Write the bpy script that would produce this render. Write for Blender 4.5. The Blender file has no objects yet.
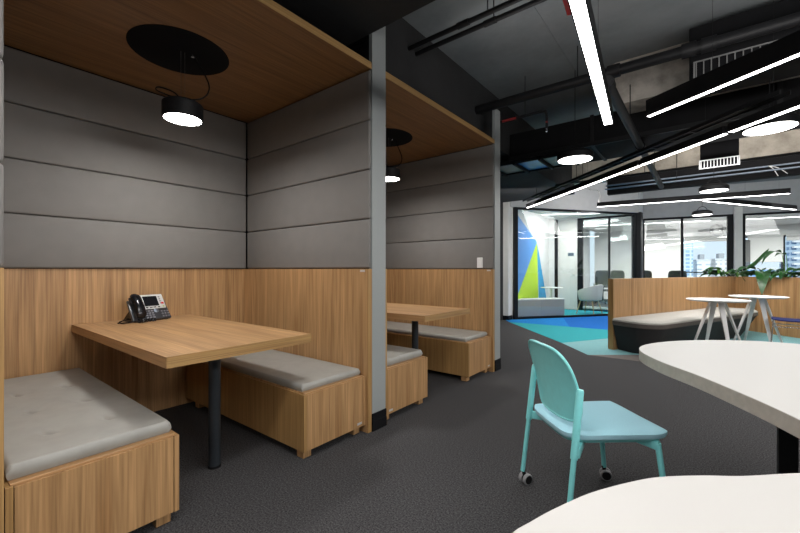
import bpy, bmesh, math, random
from mathutils import Vector, Matrix
random.seed(7)
SC = bpy.context.scene
COL = SC.collection
PI = math.pi

# ------------------------------------------------------------------ materials
def nmat(name):
    m = bpy.data.materials.new(name); m.use_nodes = True
    nt = m.node_tree; b = nt.nodes['Principled BSDF']
    return m, nt, b

def plain(name, col, rough=.5, metal=0, noise=0.0, nscale=60, bump=0.0, spec=.5):
    m, nt, b = nmat(name)
    b.inputs['Roughness'].default_value = rough
    b.inputs['Metallic'].default_value = metal
    b.inputs['Specular IOR Level'].default_value = spec
    tc = nt.nodes.new('ShaderNodeTexCoord')
    nz = nt.nodes.new('ShaderNodeTexNoise'); nz.inputs['Scale'].default_value = nscale; nz.inputs['Detail'].default_value = 4
    nt.links.new(tc.outputs['Object'], nz.inputs['Vector'])
    rp = nt.nodes.new('ShaderNodeValToRGB')
    c = Vector(col)
    rp.color_ramp.elements[0].position = .3; rp.color_ramp.elements[1].position = .7
    rp.color_ramp.elements[0].color = (*(c * (1 - noise)), 1)
    rp.color_ramp.elements[1].color = (*(c * (1 + noise)), 1)
    nt.links.new(nz.outputs['Fac'], rp.inputs['Fac'])
    nt.links.new(rp.outputs['Color'], b.inputs['Base Color'])
    if bump:
        bp = nt.nodes.new('ShaderNodeBump'); bp.inputs['Strength'].default_value = bump; bp.inputs['Distance'].default_value = .004
        nt.links.new(nz.outputs['Fac'], bp.inputs['Height']); nt.links.new(bp.outputs['Normal'], b.inputs['Normal'])
    return m

def wood(name, axis, light=(.52, .305, .14), dark=(.335, .18, .075), rough=.45, fine=1.0):
    m, nt, b = nmat(name)
    L = nt.links.new
    tc = nt.nodes.new('ShaderNodeTexCoord'); mp = nt.nodes.new('ShaderNodeMapping')
    s = [20 * fine, 20 * fine, 20 * fine]; s['xyz'.index(axis)] = .7
    mp.inputs['Scale'].default_value = s
    L(tc.outputs['Object'], mp.inputs['Vector'])
    n1 = nt.nodes.new('ShaderNodeTexNoise'); n1.inputs['Scale'].default_value = 1.0; n1.inputs['Detail'].default_value = 5; n1.inputs['Distortion'].default_value = .6
    L(mp.outputs['Vector'], n1.inputs['Vector'])
    mp2 = nt.nodes.new('ShaderNodeMapping'); s2 = [110 * fine] * 3; s2['xyz'.index(axis)] = 2.5
    mp2.inputs['Scale'].default_value = s2
    L(tc.outputs['Object'], mp2.inputs['Vector'])
    n2 = nt.nodes.new('ShaderNodeTexNoise'); n2.inputs['Scale'].default_value = 1.0; n2.inputs['Detail'].default_value = 3
    L(mp2.outputs['Vector'], n2.inputs['Vector'])
    r1 = nt.nodes.new('ShaderNodeValToRGB')
    r1.color_ramp.elements[0].position = .32; r1.color_ramp.elements[1].position = .68
    r1.color_ramp.elements[0].color = (*dark, 1); r1.color_ramp.elements[1].color = (*light, 1)
    e = r1.color_ramp.elements.new(.47); e.color = (*(Vector(light) * .82), 1)
    L(n1.outputs['Fac'], r1.inputs['Fac'])
    r2 = nt.nodes.new('ShaderNodeValToRGB')
    r2.color_ramp.elements[0].position = .3; r2.color_ramp.elements[1].position = .7
    r2.color_ramp.elements[0].color = (.60, .57, .52, 1); r2.color_ramp.elements[1].color = (1.12, 1.10, 1.07, 1)
    L(n2.outputs['Fac'], r2.inputs['Fac'])
    mx = nt.nodes.new('ShaderNodeMix'); mx.data_type = 'RGBA'; mx.blend_type = 'MULTIPLY'; mx.inputs['Factor'].default_value = .8
    L(r1.outputs['Color'], mx.inputs[6]); L(r2.outputs['Color'], mx.inputs[7])
    L(mx.outputs[2], b.inputs['Base Color'])
    b.inputs['Roughness'].default_value = rough
    return m

def carpet(name, c1, c2):
    m, nt, b = nmat(name); L = nt.links.new
    tc = nt.nodes.new('ShaderNodeTexCoord')
    n1 = nt.nodes.new('ShaderNodeTexNoise'); n1.inputs['Scale'].default_value = 120; n1.inputs['Detail'].default_value = 2
    L(tc.outputs['Object'], n1.inputs['Vector'])
    n3 = nt.nodes.new('ShaderNodeTexNoise'); n3.inputs['Scale'].default_value = 260; n3.inputs['Detail'].default_value = 4
    L(tc.outputs['Object'], n3.inputs['Vector'])
    ad = nt.nodes.new('ShaderNodeMath'); ad.operation = 'ADD'
    L(n1.outputs['Fac'], ad.inputs[0]); L(n3.outputs['Fac'], ad.inputs[1])
    hf = nt.nodes.new('ShaderNodeMath'); hf.operation = 'MULTIPLY'; hf.inputs[1].default_value = .5
    L(ad.outputs[0], hf.inputs[0])
    r = nt.nodes.new('ShaderNodeValToRGB')
    r.color_ramp.elements[0].position = .36; r.color_ramp.elements[1].position = .66
    r.color_ramp.elements[0].color = (*c1, 1); r.color_ramp.elements[1].color = (*c2, 1)
    L(hf.outputs[0], r.inputs['Fac']); L(r.outputs['Color'], b.inputs['Base Color'])
    b.inputs['Roughness'].default_value = .95; b.inputs['Specular IOR Level'].default_value = .1
    bp = nt.nodes.new('ShaderNodeBump'); bp.inputs['Strength'].default_value = .15; bp.inputs['Distance'].default_value = .003
    L(hf.outputs[0], bp.inputs['Height']); L(bp.outputs['Normal'], b.inputs['Normal'])
    return m

def emit(name, col, strength):
    m, nt, b = nmat(name)
    b.inputs['Base Color'].default_value = (.9, .9, .9, 1)
    b.inputs['Emission Color'].default_value = (*col, 1)
    b.inputs['Emission Strength'].default_value = strength
    return m

def glass(name, refl=.10, tint=(.93, .96, .96)):
    m, nt, b = nmat(name); nt.nodes.remove(b); L = nt.links.new
    out = nt.nodes['Material Output']
    tr = nt.nodes.new('ShaderNodeBsdfTransparent'); tr.inputs['Color'].default_value = (*tint, 1)
    gl = nt.nodes.new('ShaderNodeBsdfGlossy'); gl.inputs['Roughness'].default_value = .0
    lw = nt.nodes.new('ShaderNodeLayerWeight'); lw.inputs['Blend'].default_value = .25
    ml = nt.nodes.new('ShaderNodeMath'); ml.operation = 'MULTIPLY_ADD'; ml.inputs[1].default_value = .35; ml.inputs[2].default_value = refl
    L(lw.outputs['Fresnel'], ml.inputs[0])
    mx = nt.nodes.new('ShaderNodeMixShader')
    L(ml.outputs[0], mx.inputs['Fac']); L(tr.outputs[0], mx.inputs[1]); L(gl.outputs[0], mx.inputs[2])
    L(mx.outputs[0], out.inputs['Surface'])
    return m

def concrete(name, c1, c2, scale=3.0):
    m, nt, b = nmat(name); L = nt.links.new
    tc = nt.nodes.new('ShaderNodeTexCoord')
    n1 = nt.nodes.new('ShaderNodeTexNoise'); n1.inputs['Scale'].default_value = scale; n1.inputs['Detail'].default_value = 9; n1.inputs['Roughness'].default_value = .65
    L(tc.outputs['Object'], n1.inputs['Vector'])
    r = nt.nodes.new('ShaderNodeValToRGB')
    r.color_ramp.elements[0].position = .35; r.color_ramp.elements[1].position = .62
    r.color_ramp.elements[0].color = (*c1, 1); r.color_ramp.elements[1].color = (*c2, 1)
    L(n1.outputs['Fac'], r.inputs['Fac']); L(r.outputs['Color'], b.inputs['Base Color'])
    b.inputs['Roughness'].default_value = .9
    bp = nt.nodes.new('ShaderNodeBump'); bp.inputs['Strength'].default_value = .5; bp.inputs['Distance'].default_value = .02
    L(n1.outputs['Fac'], bp.inputs['Height']); L(bp.outputs['Normal'], b.inputs['Normal'])
    return m

def tower(name, wall, pane, sx, sy, mortar):
    m, nt, b = nmat(name); L = nt.links.new
    tc = nt.nodes.new('ShaderNodeTexCoord'); sp = nt.nodes.new('ShaderNodeSeparateXYZ'); cb = nt.nodes.new('ShaderNodeCombineXYZ')
    L(tc.outputs['Object'], sp.inputs[0])
    ad = nt.nodes.new('ShaderNodeMath'); L(sp.outputs['X'], ad.inputs[0]); L(sp.outputs['Y'], ad.inputs[1])
    L(ad.outputs[0], cb.inputs['X']); L(sp.outputs['Z'], cb.inputs['Y'])
    bk = nt.nodes.new('ShaderNodeTexBrick'); bk.offset = 0
    bk.inputs['Scale'].default_value = 1; bk.inputs['Brick Width'].default_value = sx; bk.inputs['Row Height'].default_value = sy
    bk.inputs['Mortar Size'].default_value = mortar
    bk.inputs['Color1'].default_value = (*pane, 1); bk.inputs['Color2'].default_value = (*(Vector(pane) * .6), 1); bk.inputs['Mortar'].default_value = (*wall, 1)
    L(cb.outputs[0], bk.inputs['Vector']); L(bk.outputs['Color'], b.inputs['Base Color'])
    b.inputs['Roughness'].default_value = .4
    return m

M = {}
M['oak_z'] = wood('oak vertical grain', 'z')
M['oak_x'] = wood('oak grain along x', 'x', light=(.53, .315, .15), dark=(.36, .20, .088))
M['oak_y'] = wood('oak grain along y', 'y')
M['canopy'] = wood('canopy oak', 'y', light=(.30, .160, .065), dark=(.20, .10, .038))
M['edge'] = wood('oak edge band', 'y', light=(.45, .27, .105), dark=(.31, .17, .06), fine=2.2)
M['edge_z'] = wood('oak edge upright', 'z', light=(.47, .28, .11), dark=(.33, .18, .065), fine=2.0)
M['pad'] = plain('grey upholstery', (.19, .181, .172), .7, noise=.035, nscale=9, bump=.03, spec=.3)
M['cushion'] = plain('grey seat vinyl', (.32, .315, .29), .5, noise=.06, nscale=12, bump=.12, spec=.45)
M['post'] = plain('grey painted post', (.30, .32, .32), .5, noise=.05, nscale=300)
M['black'] = plain('black paint', (.009, .009, .010), .5, noise=.1, spec=.2)
M['blackmat'] = plain('matt black', (.006, .006, .007), .9, noise=.1, spec=.15)
M['duct'] = plain('black duct', (.007, .007, .008), .7, noise=.2, nscale=6, spec=.15)
M['pipe'] = plain('dark pipe', (.009, .009, .010), .5, noise=.2, nscale=20, spec=.25)
M['steel'] = plain('dark blue grey steel tube', (.030, .036, .043), .4, metal=.3, noise=.1)
M['frame'] = plain('black window frame', (.007, .008, .010), .5, noise=.1, spec=.15)
M['white'] = plain('white laminate', (.545, .53, .51), .4, noise=.012, nscale=500)
M['edge_grey'] = plain('grey brown edge band', (.42, .37, .32), .5, noise=.08, nscale=40)
M['white_met'] = plain('white powder coat', (.72, .72, .72), .4, noise=.02)
M['teal'] = plain('teal plastic', (.25, .72, .73), .42, noise=.03, nscale=30)
M['tealmet'] = plain('teal painted tube', (.25, .74, .75), .35, noise=.03, nscale=30)
M['seatblue'] = plain('pale blue fabric', (.40, .69, .80), .85, noise=.06, nscale=400, bump=.15)
M['tyre'] = plain('grey castor tread', (.28, .28, .29), .6, noise=.05)
M['chrome'] = plain('chrome wire', (.6, .6, .62), .2, metal=1, noise=.02)
M['navy'] = plain('navy plastic', (.010, .016, .10), .6, noise=.05, spec=.2)
M['loungebase'] = plain('charcoal lounge fabric', (.022, .022, .023), .85, noise=.3, nscale=200, bump=.2)
M['loungetop'] = plain('pale grey felt', (.42, .405, .37), .95, noise=.08, nscale=80, bump=.2)
M['loungeedge'] = plain('taupe lounge edge', (.10, .085, .075), .8, noise=.15, nscale=60)
M['wallwhite'] = plain('white wall paint', (.72, .72, .72), .8, noise=.02, nscale=8)
M['wallgrey'] = plain('light grey header paint', (.42, .42, .43), .8, noise=.04, nscale=8)
M['wallpale'] = plain('pale partition', (.66, .65, .63), .7, noise=.03, nscale=8)
M['soffit'] = concrete('painted soffit', (.150, .162, .172), (.205, .218, .228), 1.6)
M['raw'] = concrete('raw concrete', (.28, .255, .225), (.54, .50, .45), 4.2)
M['raw2'] = concrete('raw concrete beam', (.30, .265, .22), (.52, .47, .40), 3.2)
M['blackceil'] = concrete('black ceiling paint', (.010, .010, .011), (.018, .018, .019), 2.0)
M['carpet'] = carpet('charcoal carpet', (.012, .012, .013), (.112, .109, .112))
M['cblue'] = carpet('cobalt blue carpet', (.010, .13, .42), (.03, .30, .72))
M['cblue2'] = carpet('deep blue carpet', (.008, .085, .38), (.02, .19, .60))
M['cteal'] = carpet('teal carpet', (.02, .22, .26), (.05, .40, .43))
M['clight'] = carpet('pale aqua carpet', (.13, .33, .36), (.30, .53, .55))
M['cgrey'] = carpet('warm grey carpet', (.13, .115, .105), (.26, .235, .22))
M['glass'] = glass('clear partition glass', .05)
M['wglass'] = glass('window glass', .03, (.95, .98, 1))
M['bulb'] = emit('lamp diffuser', (1, .97, .93), 14)
M['led'] = emit('linear diffuser', (1, .985, .96), 11)
M['disc'] = emit('disc diffuser', (1, .97, .93), 6)
M['roomled'] = emit('room light diffuser', (1, .98, .95), 10)
M['blind'] = plain('white roller blind', (.82, .82, .81), .8, noise=.02)
M['mblue'] = plain('mural blue', (.07, .28, .72), .6, noise=.03)
M['mcyan'] = plain('mural cyan', (.02, .32, .62), .6, noise=.03)
M['mgreen'] = plain('mural lime', (.46, .68, .02), .6, noise=.03)
M['credenza'] = plain('grey cabinet laminate', (.34, .34, .34), .5, noise=.03)
M['tub'] = plain('pale grey tub fabric', (.56, .56, .55), .9, noise=.05, nscale=200)
M['beech'] = wood('beech legs', 'z', light=(.62, .42, .22), dark=(.5, .32, .16))
M['mesh'] = plain('dark green grey mesh', (.035, .045, .042), .8, noise=.2, nscale=300)
M['leaf'] = plain('glossy leaf', (.020, .085, .018), .3, noise=.5, nscale=14)
M['leaf2'] = plain('young leaf', (.09, .25, .025), .35, noise=.35, nscale=14)
M['soil'] = plain('potting soil', (.03, .02, .013), .95, noise=.4, nscale=40)
M['ph_body'] = plain('phone charcoal plastic', (.035, .037, .045), .35, noise=.05)
M['ph_black'] = plain('phone black gloss', (.006, .006, .008), .18, noise=.05)
M['ph_silver'] = plain('phone silver bezel', (.66, .66, .65), .35, metal=.2, noise=.02)
M['ph_screen'] = plain('phone dark display', (.008, .009, .012), .1, noise=.02)
M['ph_key'] = plain('phone key grey', (.20, .20, .22), .4, noise=.02)
M['red'] = plain('red plastic', (.75, .03, .03), .4, noise=.05)
M['redmark'] = plain('red marker paint', (.26, .02, .02), .5, noise=.05)
M['green'] = plain('yellow green key', (.35, .5, .02), .4, noise=.05)
M['switch'] = plain('white switch plastic', (.78, .78, .77), .35, noise=.02)
M['grille'] = plain('grey metal grille', (.20, .20, .20), .45, metal=.3, noise=.05)
M['grille_w'] = plain('light metal grille', (.50, .51, .51), .4, metal=.0, noise=.05)
M['galv'] = plain('galvanised conduit', (.22, .26, .32), .3, metal=.8, noise=.1)
M['panelblue'] = plain('blue acoustic sheet', (.015, .19, .60), .35, noise=.3, nscale=5)
M['panelgrey'] = plain('pale grey green acoustic sheet', (.10, .13, .125), .35, noise=.3, nscale=5)
M['tag'] = plain('aluminium tag', (.62, .62, .62), .35, metal=.5, noise=.02)
M['cable'] = plain('white cable', (.7, .7, .7), .5, noise=.02)
M['t1'] = tower('glass tower facade', (.72, .82, .90), (.38, .58, .82), 1.1, .9, .16)
M['t2'] = tower('white lowrise facade', (.88, .89, .90), (.60, .68, .76), 1.6, 1.1, .38)
M['t3'] = tower('pale pink facade', (.84, .80, .80), (.60, .63, .68), .9, 1.0, .25)
M['t4'] = tower('balcony tower facade', (.60, .72, .82), (.06, .20, .42), 2.2, 1.3, .30)
M['t5'] = tower('blue office facade', (.35, .55, .80), (.08, .28, .62), 1.5, 1.2, .14)

# ------------------------------------------------------------------ mesh helpers
class MB:
    def __init__(s): s.bm = bmesh.new()
    def _new(s, verts, bevel, seg=2):
        if bevel:
            es = list({e for v in verts for e in v.link_edges})
            bmesh.ops.bevel(s.bm, geom=es, offset=bevel, segments=seg, affect='EDGES', profile=.5)
    def box(s, x0, x1, y0, y1, z0, z1, bevel=0, seg=2, mat=None):
        r = bmesh.ops.create_cube(s.bm, size=1)
        vs = r['verts']
        for v in vs:
            v.co = Vector((x0 if v.co.x < 0 else x1, y0 if v.co.y < 0 else y1, z0 if v.co.z < 0 else z1))
            if mat: v.co = mat @ v.co
        s._new(vs, bevel, seg); return s
    def hexa(s, pts, bevel=0):
        vs = [s.bm.verts.new(p) for p in pts]
        for f in ((0, 3, 2, 1), (4, 5, 6, 7), (0, 1, 5, 4), (1, 2, 6, 5), (2, 3, 7, 6), (3, 0, 4, 7)): s.bm.faces.new([vs[i] for i in f])
        s._new(vs, bevel); return s
    def tube(s, pts, r, seg=12, caps=True):
        pts = [Vector(p) for p in pts]; rs = r if isinstance(r, (list, tuple)) else [r] * len(pts)
        rings = []; prev = None
        for i, p in enumerate(pts):
            t = (pts[min(i + 1, len(pts) - 1)] - pts[max(i - 1, 0)]).normalized()
            if prev is None: n = t.orthogonal().normalized()
            else:
                n = prev - t * prev.dot(t); n.normalize()
            prev = n; b = t.cross(n)
            rings.append([s.bm.verts.new(p + (n * math.cos(a) + b * math.sin(a)) * rs[i]) for a in [2 * PI * k / seg for k in range(seg)]])
        for a, b in zip(rings, rings[1:]):
            for k in range(seg): s.bm.faces.new((a[k], a[(k + 1) % seg], b[(k + 1) % seg], b[k]))
        if caps:
            s.bm.faces.new(list(reversed(rings[0]))); s.bm.faces.new(rings[-1])
        return s
    def lathe(s, prof, seg=32, c=(0, 0, 0), mat=None):
        rings = []
        for (r, z) in prof:
            if r < 1e-6: rings.append([s.bm.verts.new((c[0], c[1], c[2] + z))])
            else: rings.append([s.bm.verts.new((c[0] + r * math.cos(2 * PI * k / seg), c[1] + r * math.sin(2 * PI * k / seg), c[2] + z)) for k in range(seg)])
        for a, b in zip(rings, rings[1:]):
            if len(a) == 1 and len(b) == 1: continue
            for k in range(seg):
                q = (k + 1) % seg
                if len(a) == 1: s.bm.faces.new((a[0], b[q], b[k]))
                elif len(b) == 1: s.bm.faces.new((a[k], a[q], b[0]))
                else: s.bm.faces.new((a[k], a[q], b[q], b[k]))
        if mat:
            for rg in rings:
                for v in rg: v.co = mat @ v.co
        return s
    def prism(s, poly, z0, z1, bevel=0):
        b = [s.bm.verts.new((x, y, z0)) for x, y in poly]; t = [s.bm.verts.new((x, y, z1)) for x, y in poly]
        n = len(poly)
        s.bm.faces.new(list(reversed(b))); s.bm.faces.new(t)
        for i in range(n): s.bm.faces.new((b[i], b[(i + 1) % n], t[(i + 1) % n], t[i]))
        return s
    def loft(s, loops, cap0=True, cap1=True):
        rs = [[s.bm.verts.new(p) for p in lp] for lp in loops]; n = len(rs[0])
        for a, b in zip(rs, rs[1:]):
            for k in range(n): s.bm.faces.new((a[k], a[(k + 1) % n], b[(k + 1) % n], b[k]))
        if cap0: s.bm.faces.new(list(reversed(rs[0])))
        if cap1: s.bm.faces.new(rs[-1])
        return s
    def grid(s, fn, nu, nv):
        g = [[s.bm.verts.new(fn(i / nu, j / nv)) for i in range(nu + 1)] for j in range(nv + 1)]
        for j in range(nv):
            for i in range(nu): s.bm.faces.new((g[j][i], g[j][i + 1], g[j + 1][i + 1], g[j + 1][i]))
        return s
    def face(s, pts):
        s.bm.faces.new([s.bm.verts.new(p) for p in pts]); return s
    def build(s, name, mat, parent=None, smooth=False, kind=None, loc=None):
        bmesh.ops.recalc_face_normals(s.bm, faces=s.bm.faces)
        me = bpy.data.meshes.new(name); s.bm.to_mesh(me); s.bm.free()
        if smooth:
            for p in me.polygons: p.use_smooth = True
            try: me.set_sharp_from_angle(angle=math.radians(40))
            except Exception: pass
        me.materials.append(mat)
        o = bpy.data.objects.new(name, me); COL.objects.link(o)
        if parent: o.parent = parent
        if loc: o.location = loc
        if kind: o['kind'] = kind
        return o

def tag(o, label, cat, group=None):
    o['label'] = label; o['category'] = cat
    if group: o['group'] = group
    return o
def thing(name, label, cat, loc=(0, 0, 0), rz=0, group=None):
    o = bpy.data.objects.new(name, None); COL.objects.link(o)
    o.empty_display_size = .1
    o.location = loc; o.rotation_euler = (0, 0, rz)
    return tag(o, label, cat, group)
def copy_tree(o, parent=None):
    c = o.copy(); COL.objects.link(c)
    if parent: c.parent = parent
    for ch in list(o.children): copy_tree(ch, c)
    return c
def dup(o, loc, rz, label, group=None):
    c = copy_tree(o); c.location = loc; c.rotation_euler = (0, 0, rz); c['label'] = label
    if group: c['group'] = group
    return c
def spline(pts, n=8, closed=True):
    out = []; N = len(pts)
    rng = range(N) if closed else range(N - 1)
    for i in rng:
        if closed: p = [Vector(pts[(i + k) % N]) for k in (-1, 0, 1, 2)]
        else: p = [Vector(pts[max(0, min(N - 1, i + k))]) for k in (-1, 0, 1, 2)]
        for k in range(n):
            t = k / n
            out.append(.5 * ((2 * p[1]) + (p[2] - p[0]) * t + (2 * p[0] - 5 * p[1] + 4 * p[2] - p[3]) * t * t + (3 * p[1] - p[0] - 3 * p[2] + p[3]) * t ** 3))
    if not closed: out.append(Vector(pts[-1]))
    return out
def struct(name, mb, mat): return mb.build(name, mat, kind='structure')

# ------------------------------------------------------------------ room shell
FX = -1.845                                   # plane of the booth fronts
struct('floor', MB().box(-6, 6, -4, 18.2, -.15, 0), M['carpet'])
def zone(name, poly, mat, h):
    return struct(name, MB().prism(poly, .0005, h), mat)
zone('floor_1', [(-1.21, 5.63), (6, 5.75), (6, 11.6), (-.645, 6.085)], M['cgrey'], .002)
zone('floor_2', [(-1.21, 5.63), (-.645, 6.085), (6, 11.6), (6, 13.0), (1.0, 11.5), (-1.235, 7.184), (-1.73, 6.30)], M['clight'], .003)
zone('floor_3', [(-1.73, 6.30), (-1.235, 7.184), (1.0, 11.5), (-.2, 11.5), (-1.30, 8.22), (-3.33, 8.10)], M['cteal'], .004)
zone('floor_4', [(-3.33, 8.10), (-2.1, 8.17), (-2.62, 9.65), (-3.40, 8.60), (-3.55, 8.42)], M['cblue'], .005)
zone('floor_5', [(-2.1, 8.17), (-1.30, 8.22), (-.2, 11.5), (1.6, 13.2), (-1.33, 12.6), (-1.31, 11.40), (-2.62, 9.65)], M['cblue2'], .005)
zone('floor_6', [(-3.38, 8.72), (-1.33, 11.46), (-1.40, 11.72), (-3.58, 11.72)], M['cteal'], .005)
struct('wall_left', MB().box(-3.75, -3.60, -4, 8.4, 0, 3.35), M['blackceil'])
struct('wall_rear', MB().box(-3.75, 6, -4.15, -4, 0, 3.35), M['wallgrey'])
struct('wall_right', MB().box(6, 6.15, -4, 18, 0, 3.35), M['wallwhite'])
struct('ceiling', MB().box(-6, 6.2, -4.2, 18.2, 3.35, 3.55), M['soffit'])
struct('ceiling_bulkhead_left', MB().box(-3.6, -2.055, 2.30, 8.4, 2.70, 3.35), M['blackceil'])
struct('ceiling_bulkhead_near', MB().box(-3.6, -1.0, -4, 2.014, 2.83, 3.35), M['blackceil'])
struct('beam_near', MB().box(-.73, 6, 4.62, 4.98, 2.90, 3.35), M['raw'])
struct('ceiling_raw', MB().box(-.73, 6, 4.98, 8.2, 3.25, 3.35), M['raw'])
struct('beam_far', MB().box(-2.2, 6, 8.2, 8.6, 2.90, 3.35), M['raw2'])
# soffit board joints
struct('trim_1', MB().box(-1.104, -1.10, 2.4, 4.98, 3.346, 3.35).box(.62, .624, 2.4, 4.62, 3.346, 3.35), M['soffit'])

# ------------------------------------------------------------------ booths
MOD = 2.054
def pads_along_x(root, ya, yb, z0, z1, rows, x0, x1):
    h = (z1 - z0) / rows
    for i in range(rows):
        MB().box(x0, x1, ya, yb, z0 + i * h + .0015, z0 + (i + 1) * h - .0015, .014, 3).build('padded_panel', M['pad'], root, True)
def partition(y, label, plus=True, minus=True, sw=False):
    """core and post at y .. y+.147, padded and panelled faces on either side"""
    r = thing('booth_partition', label, 'partition', (FX, y, 0), 0, 'upholstered partitions of the meeting booths')
    MB().box(-1.62, -.03, .004, .143, 0, 2.57).build('core', M['blackmat'], r)
    MB().box(-.03, .002, 0, .147, 0, 2.99 if sw else 3.345 if minus else 2.825, .002).build('post', M['post'], r)
    MB().box(-.02, .010, -.003, .150, 0, .125, .003).box(.0, .012, -.003, .150, 0, .07, .002).build('post_skirting', M['blackmat'], r)
    if minus:
        MB().box(-1.642, -.006, -.042, .003, 0, 1.157).build('wood_panel', M['oak_z'], r)
        MB().box(-.006, 0, -.042, -.001, 0, 1.157).build('panel_edge', M['edge_z'], r)
        pads_along_x(r, -.022, .003, 1.1595, 2.572, 4, -1.618, -.006)
        MB().box(-.075, -.03, -.0435, -.042, 1.135, 1.15).build('maker_tag', M['tag'], r)
    if plus:
        MB().box(-1.642, -.006, .144, .164, 0, 1.157).build('wood_panel', M['oak_z'], r)
        MB().box(-.006, 0, .147, .164, 0, 1.157).build('panel_edge', M['edge_z'], r)
        pads_along_x(r, .144, .165, 1.1595, 2.572, 4, -1.618, -.004)
    if sw:
        s = MB().box(-.205, -.135, -.032, -.022, 1.172, 1.292, .004).build('light_switch', M['switch'], r)
        MB().box(-.180, -.160, -.036, -.032, 1.21, 1.25, .003).build('rocker', M['switch'], s)
    return r
Y0, Y1, Y2 = .024, 2.019, 4.073
partition(Y0, 'booth partition at the left edge, nearest, behind the tufted bench', minus=False)
partition(Y1, 'middle booth partition with grey steel post, between the two wooden tables')
partition(Y2, 'far booth partition with a white light switch, beside the glass meeting room', plus=False, sw=True)

def back_panel(ya, yb, label):
    r = thing('booth_back_panel', label, 'wall panel', (-3.463, ya, 0), 0, 'booth back panels')
    w = yb - ya
    MB().box(-.06, -.024, 0, w, 0, 1.157).build('wood_panel', M['oak_z'], r)
    for i in range(4):
        h = (2.572 - 1.1595) / 4
        MB().box(-.06, 0, 0, w, 1.1595 + i * h + .0015, 1.1595 + (i + 1) * h - .0015, .014, 3).build('padded_panel', M['pad'], r, True)
    return r
back_panel(Y0 + .168, Y1 - .024, 'long grey padded back panel over oak dado behind the desk phone')
back_panel(Y1 + .168, Y2 - .024, 'back panel of the farther booth, behind the middle partition')

def canopy(ya, yb, cy, label):
    r = thing('booth_canopy', label, 'canopy', (-1.85, ya, 2.577), 0, 'oak booth canopies')
    w = yb - ya
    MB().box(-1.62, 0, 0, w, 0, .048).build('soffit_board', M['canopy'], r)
    MB().box(0, .004, 0, w, 0, .048).build('edge_band', M['edge'], r)
    c = MB().lathe([(0, -.006), (.285, -.006), (.292, -.003), (.292, 0)], 64, (-.84, cy - ya, 0)).build('recess_disc', M['blackmat'], r, True)
    MB().lathe([(0, -.022), (.012, -.020), (.014, -.006)], 16, (-.80, cy - ya + .06, 0)).build('cable_gland', M['chrome'], c, True)
    return r
canopy(Y0 + .149, Y1 - .002, 1.085, 'nearer oak canopy with a large black disc, above the phone table')
canopy(Y1 + .149, Y2 - .002, 3.16, 'farther oak canopy right of the middle post')

def bench(width, tufts, label, tagy=.04, sh=0.0):
    """local: x from -1.56 (back) to 0 (front), y 0..width"""
    r = thing('booth_bench', label, 'bench', (0, 0, 0), 0, 'oak benches in the booths')
    D = 1.60; H0, H1 = .055, .404; t = .020
    MB().box(-D, 0, 0, t, H0, H1 - .006).build('side_panel', M['edge_z'], r)
    MB().box(-D, 0, width - t, width, H0, H1 - .006).build('side_panel', M['oak_z'], r)
    MB().box(-.024, -.002, t + .003, width - t - .003, H0 + .001, H1 - .010).build('front_panel', M['oak_z'], r)
    MB().box(-D, -.012, t * .6, width - t * .6, H1 - .010, H1, .002).build('seat_board', M['oak_y'], r)
    for x in (-.10, -1.48):
        for y in (.022, width - .082):
            MB().box(x, x + .065, y, y + .06, 0, H0, .002).build('foot', M['oak_z'], r)
    MB().box(-.0022, -.0006, tagy, tagy + .045, H0 + .018, H0 + .033).build('maker_tag', M['tag'], r)
    # tufted seat pad
    a0, a1, b0, b1, th, rr = -D + .005, -.040, .006 + sh, width - .018 + sh, .056 - sh, .019
    def fn(u, v):
        x = a0 + (a1 - a0) * u; y = b0 + (b1 - b0) * v
        ex = min(x - a0, a1 - x); ey = min(y - b0, b1 - y)
        z = th
        for e in (ex, ey):
            if e < rr: z -= rr * .75 * (1 - math.sqrt(max(0, 1 - (1 - e / rr) ** 2)))
        for (tx, ty, ang) in tufts:
            dx, dy = x - tx, y - ty
            l = dx * math.cos(ang) + dy * math.sin(ang); q = -dx * math.sin(ang) + dy * math.cos(ang)
            z -= .015 * math.exp(-(l / .035) ** 2 - (q / .010) ** 2) + .009 * math.exp(-(dx * dx + dy * dy) / .006)
        return (x, y, H1 + z)
    mb = MB()
    nu, nv = 150, 64
    cu = [.5 - .5 * math.cos(PI * (i / nu)) * (1 if True else 0) for i in range(nu + 1)]
    mb.grid(lambda u, v: fn(u, v), nu, nv)
    # skirt
    loop = [(u / nu, 0) for u in range(nu + 1)] + [(1, v / nv) for v in range(1, nv + 1)] + [(u / nu, 1) for u in range(nu - 1, -1, -1)] + [(0, v / nv) for v in range(nv - 1, 0, -1)]
    top = [fn(u, v) for u, v in loop]
    mid = [(x, y, H1 + .018) for x, y, z in top]; bot = [(x - (.008 if u == 1 else 0), y + (.006 if v == 0 else -.006 if v == 1 else 0), H1 + .001) for (x, y, z), (u, v) in zip(top, loop)]
    mb.loft([bot, mid, top], True, False)
    bmesh.ops.remove_doubles(mb.bm, verts=mb.bm.verts, dist=.0005)
    mb.build('cushion', M['cushion'], r, True)
    return r
TF = [(-.33, .16, .5), (-.33, .37, .3), (-.72, .16, .4), (-.72, .37, .6), (-1.12, .16, .3), (-1.12, .37, .5)]
b = bench(.556, TF, 'tufted bench at the left edge with its grey cushion and oak front nearest')
b.location = (-1.874, .194, 0)
b2 = bench(.531, [], 'smooth grey cushioned bench in front of the middle post, right of the phone table', .452, .010)
b2.location = (-1.868, 1.444, 0)
dup(b, (-1.862, 2.19, 0), 0, 'short visible bench end just right of the middle post, in the farther booth')
dup(b2, (-1.868, 3.498, 0), 0, 'bench against the far partition, under the light switch')

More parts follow.
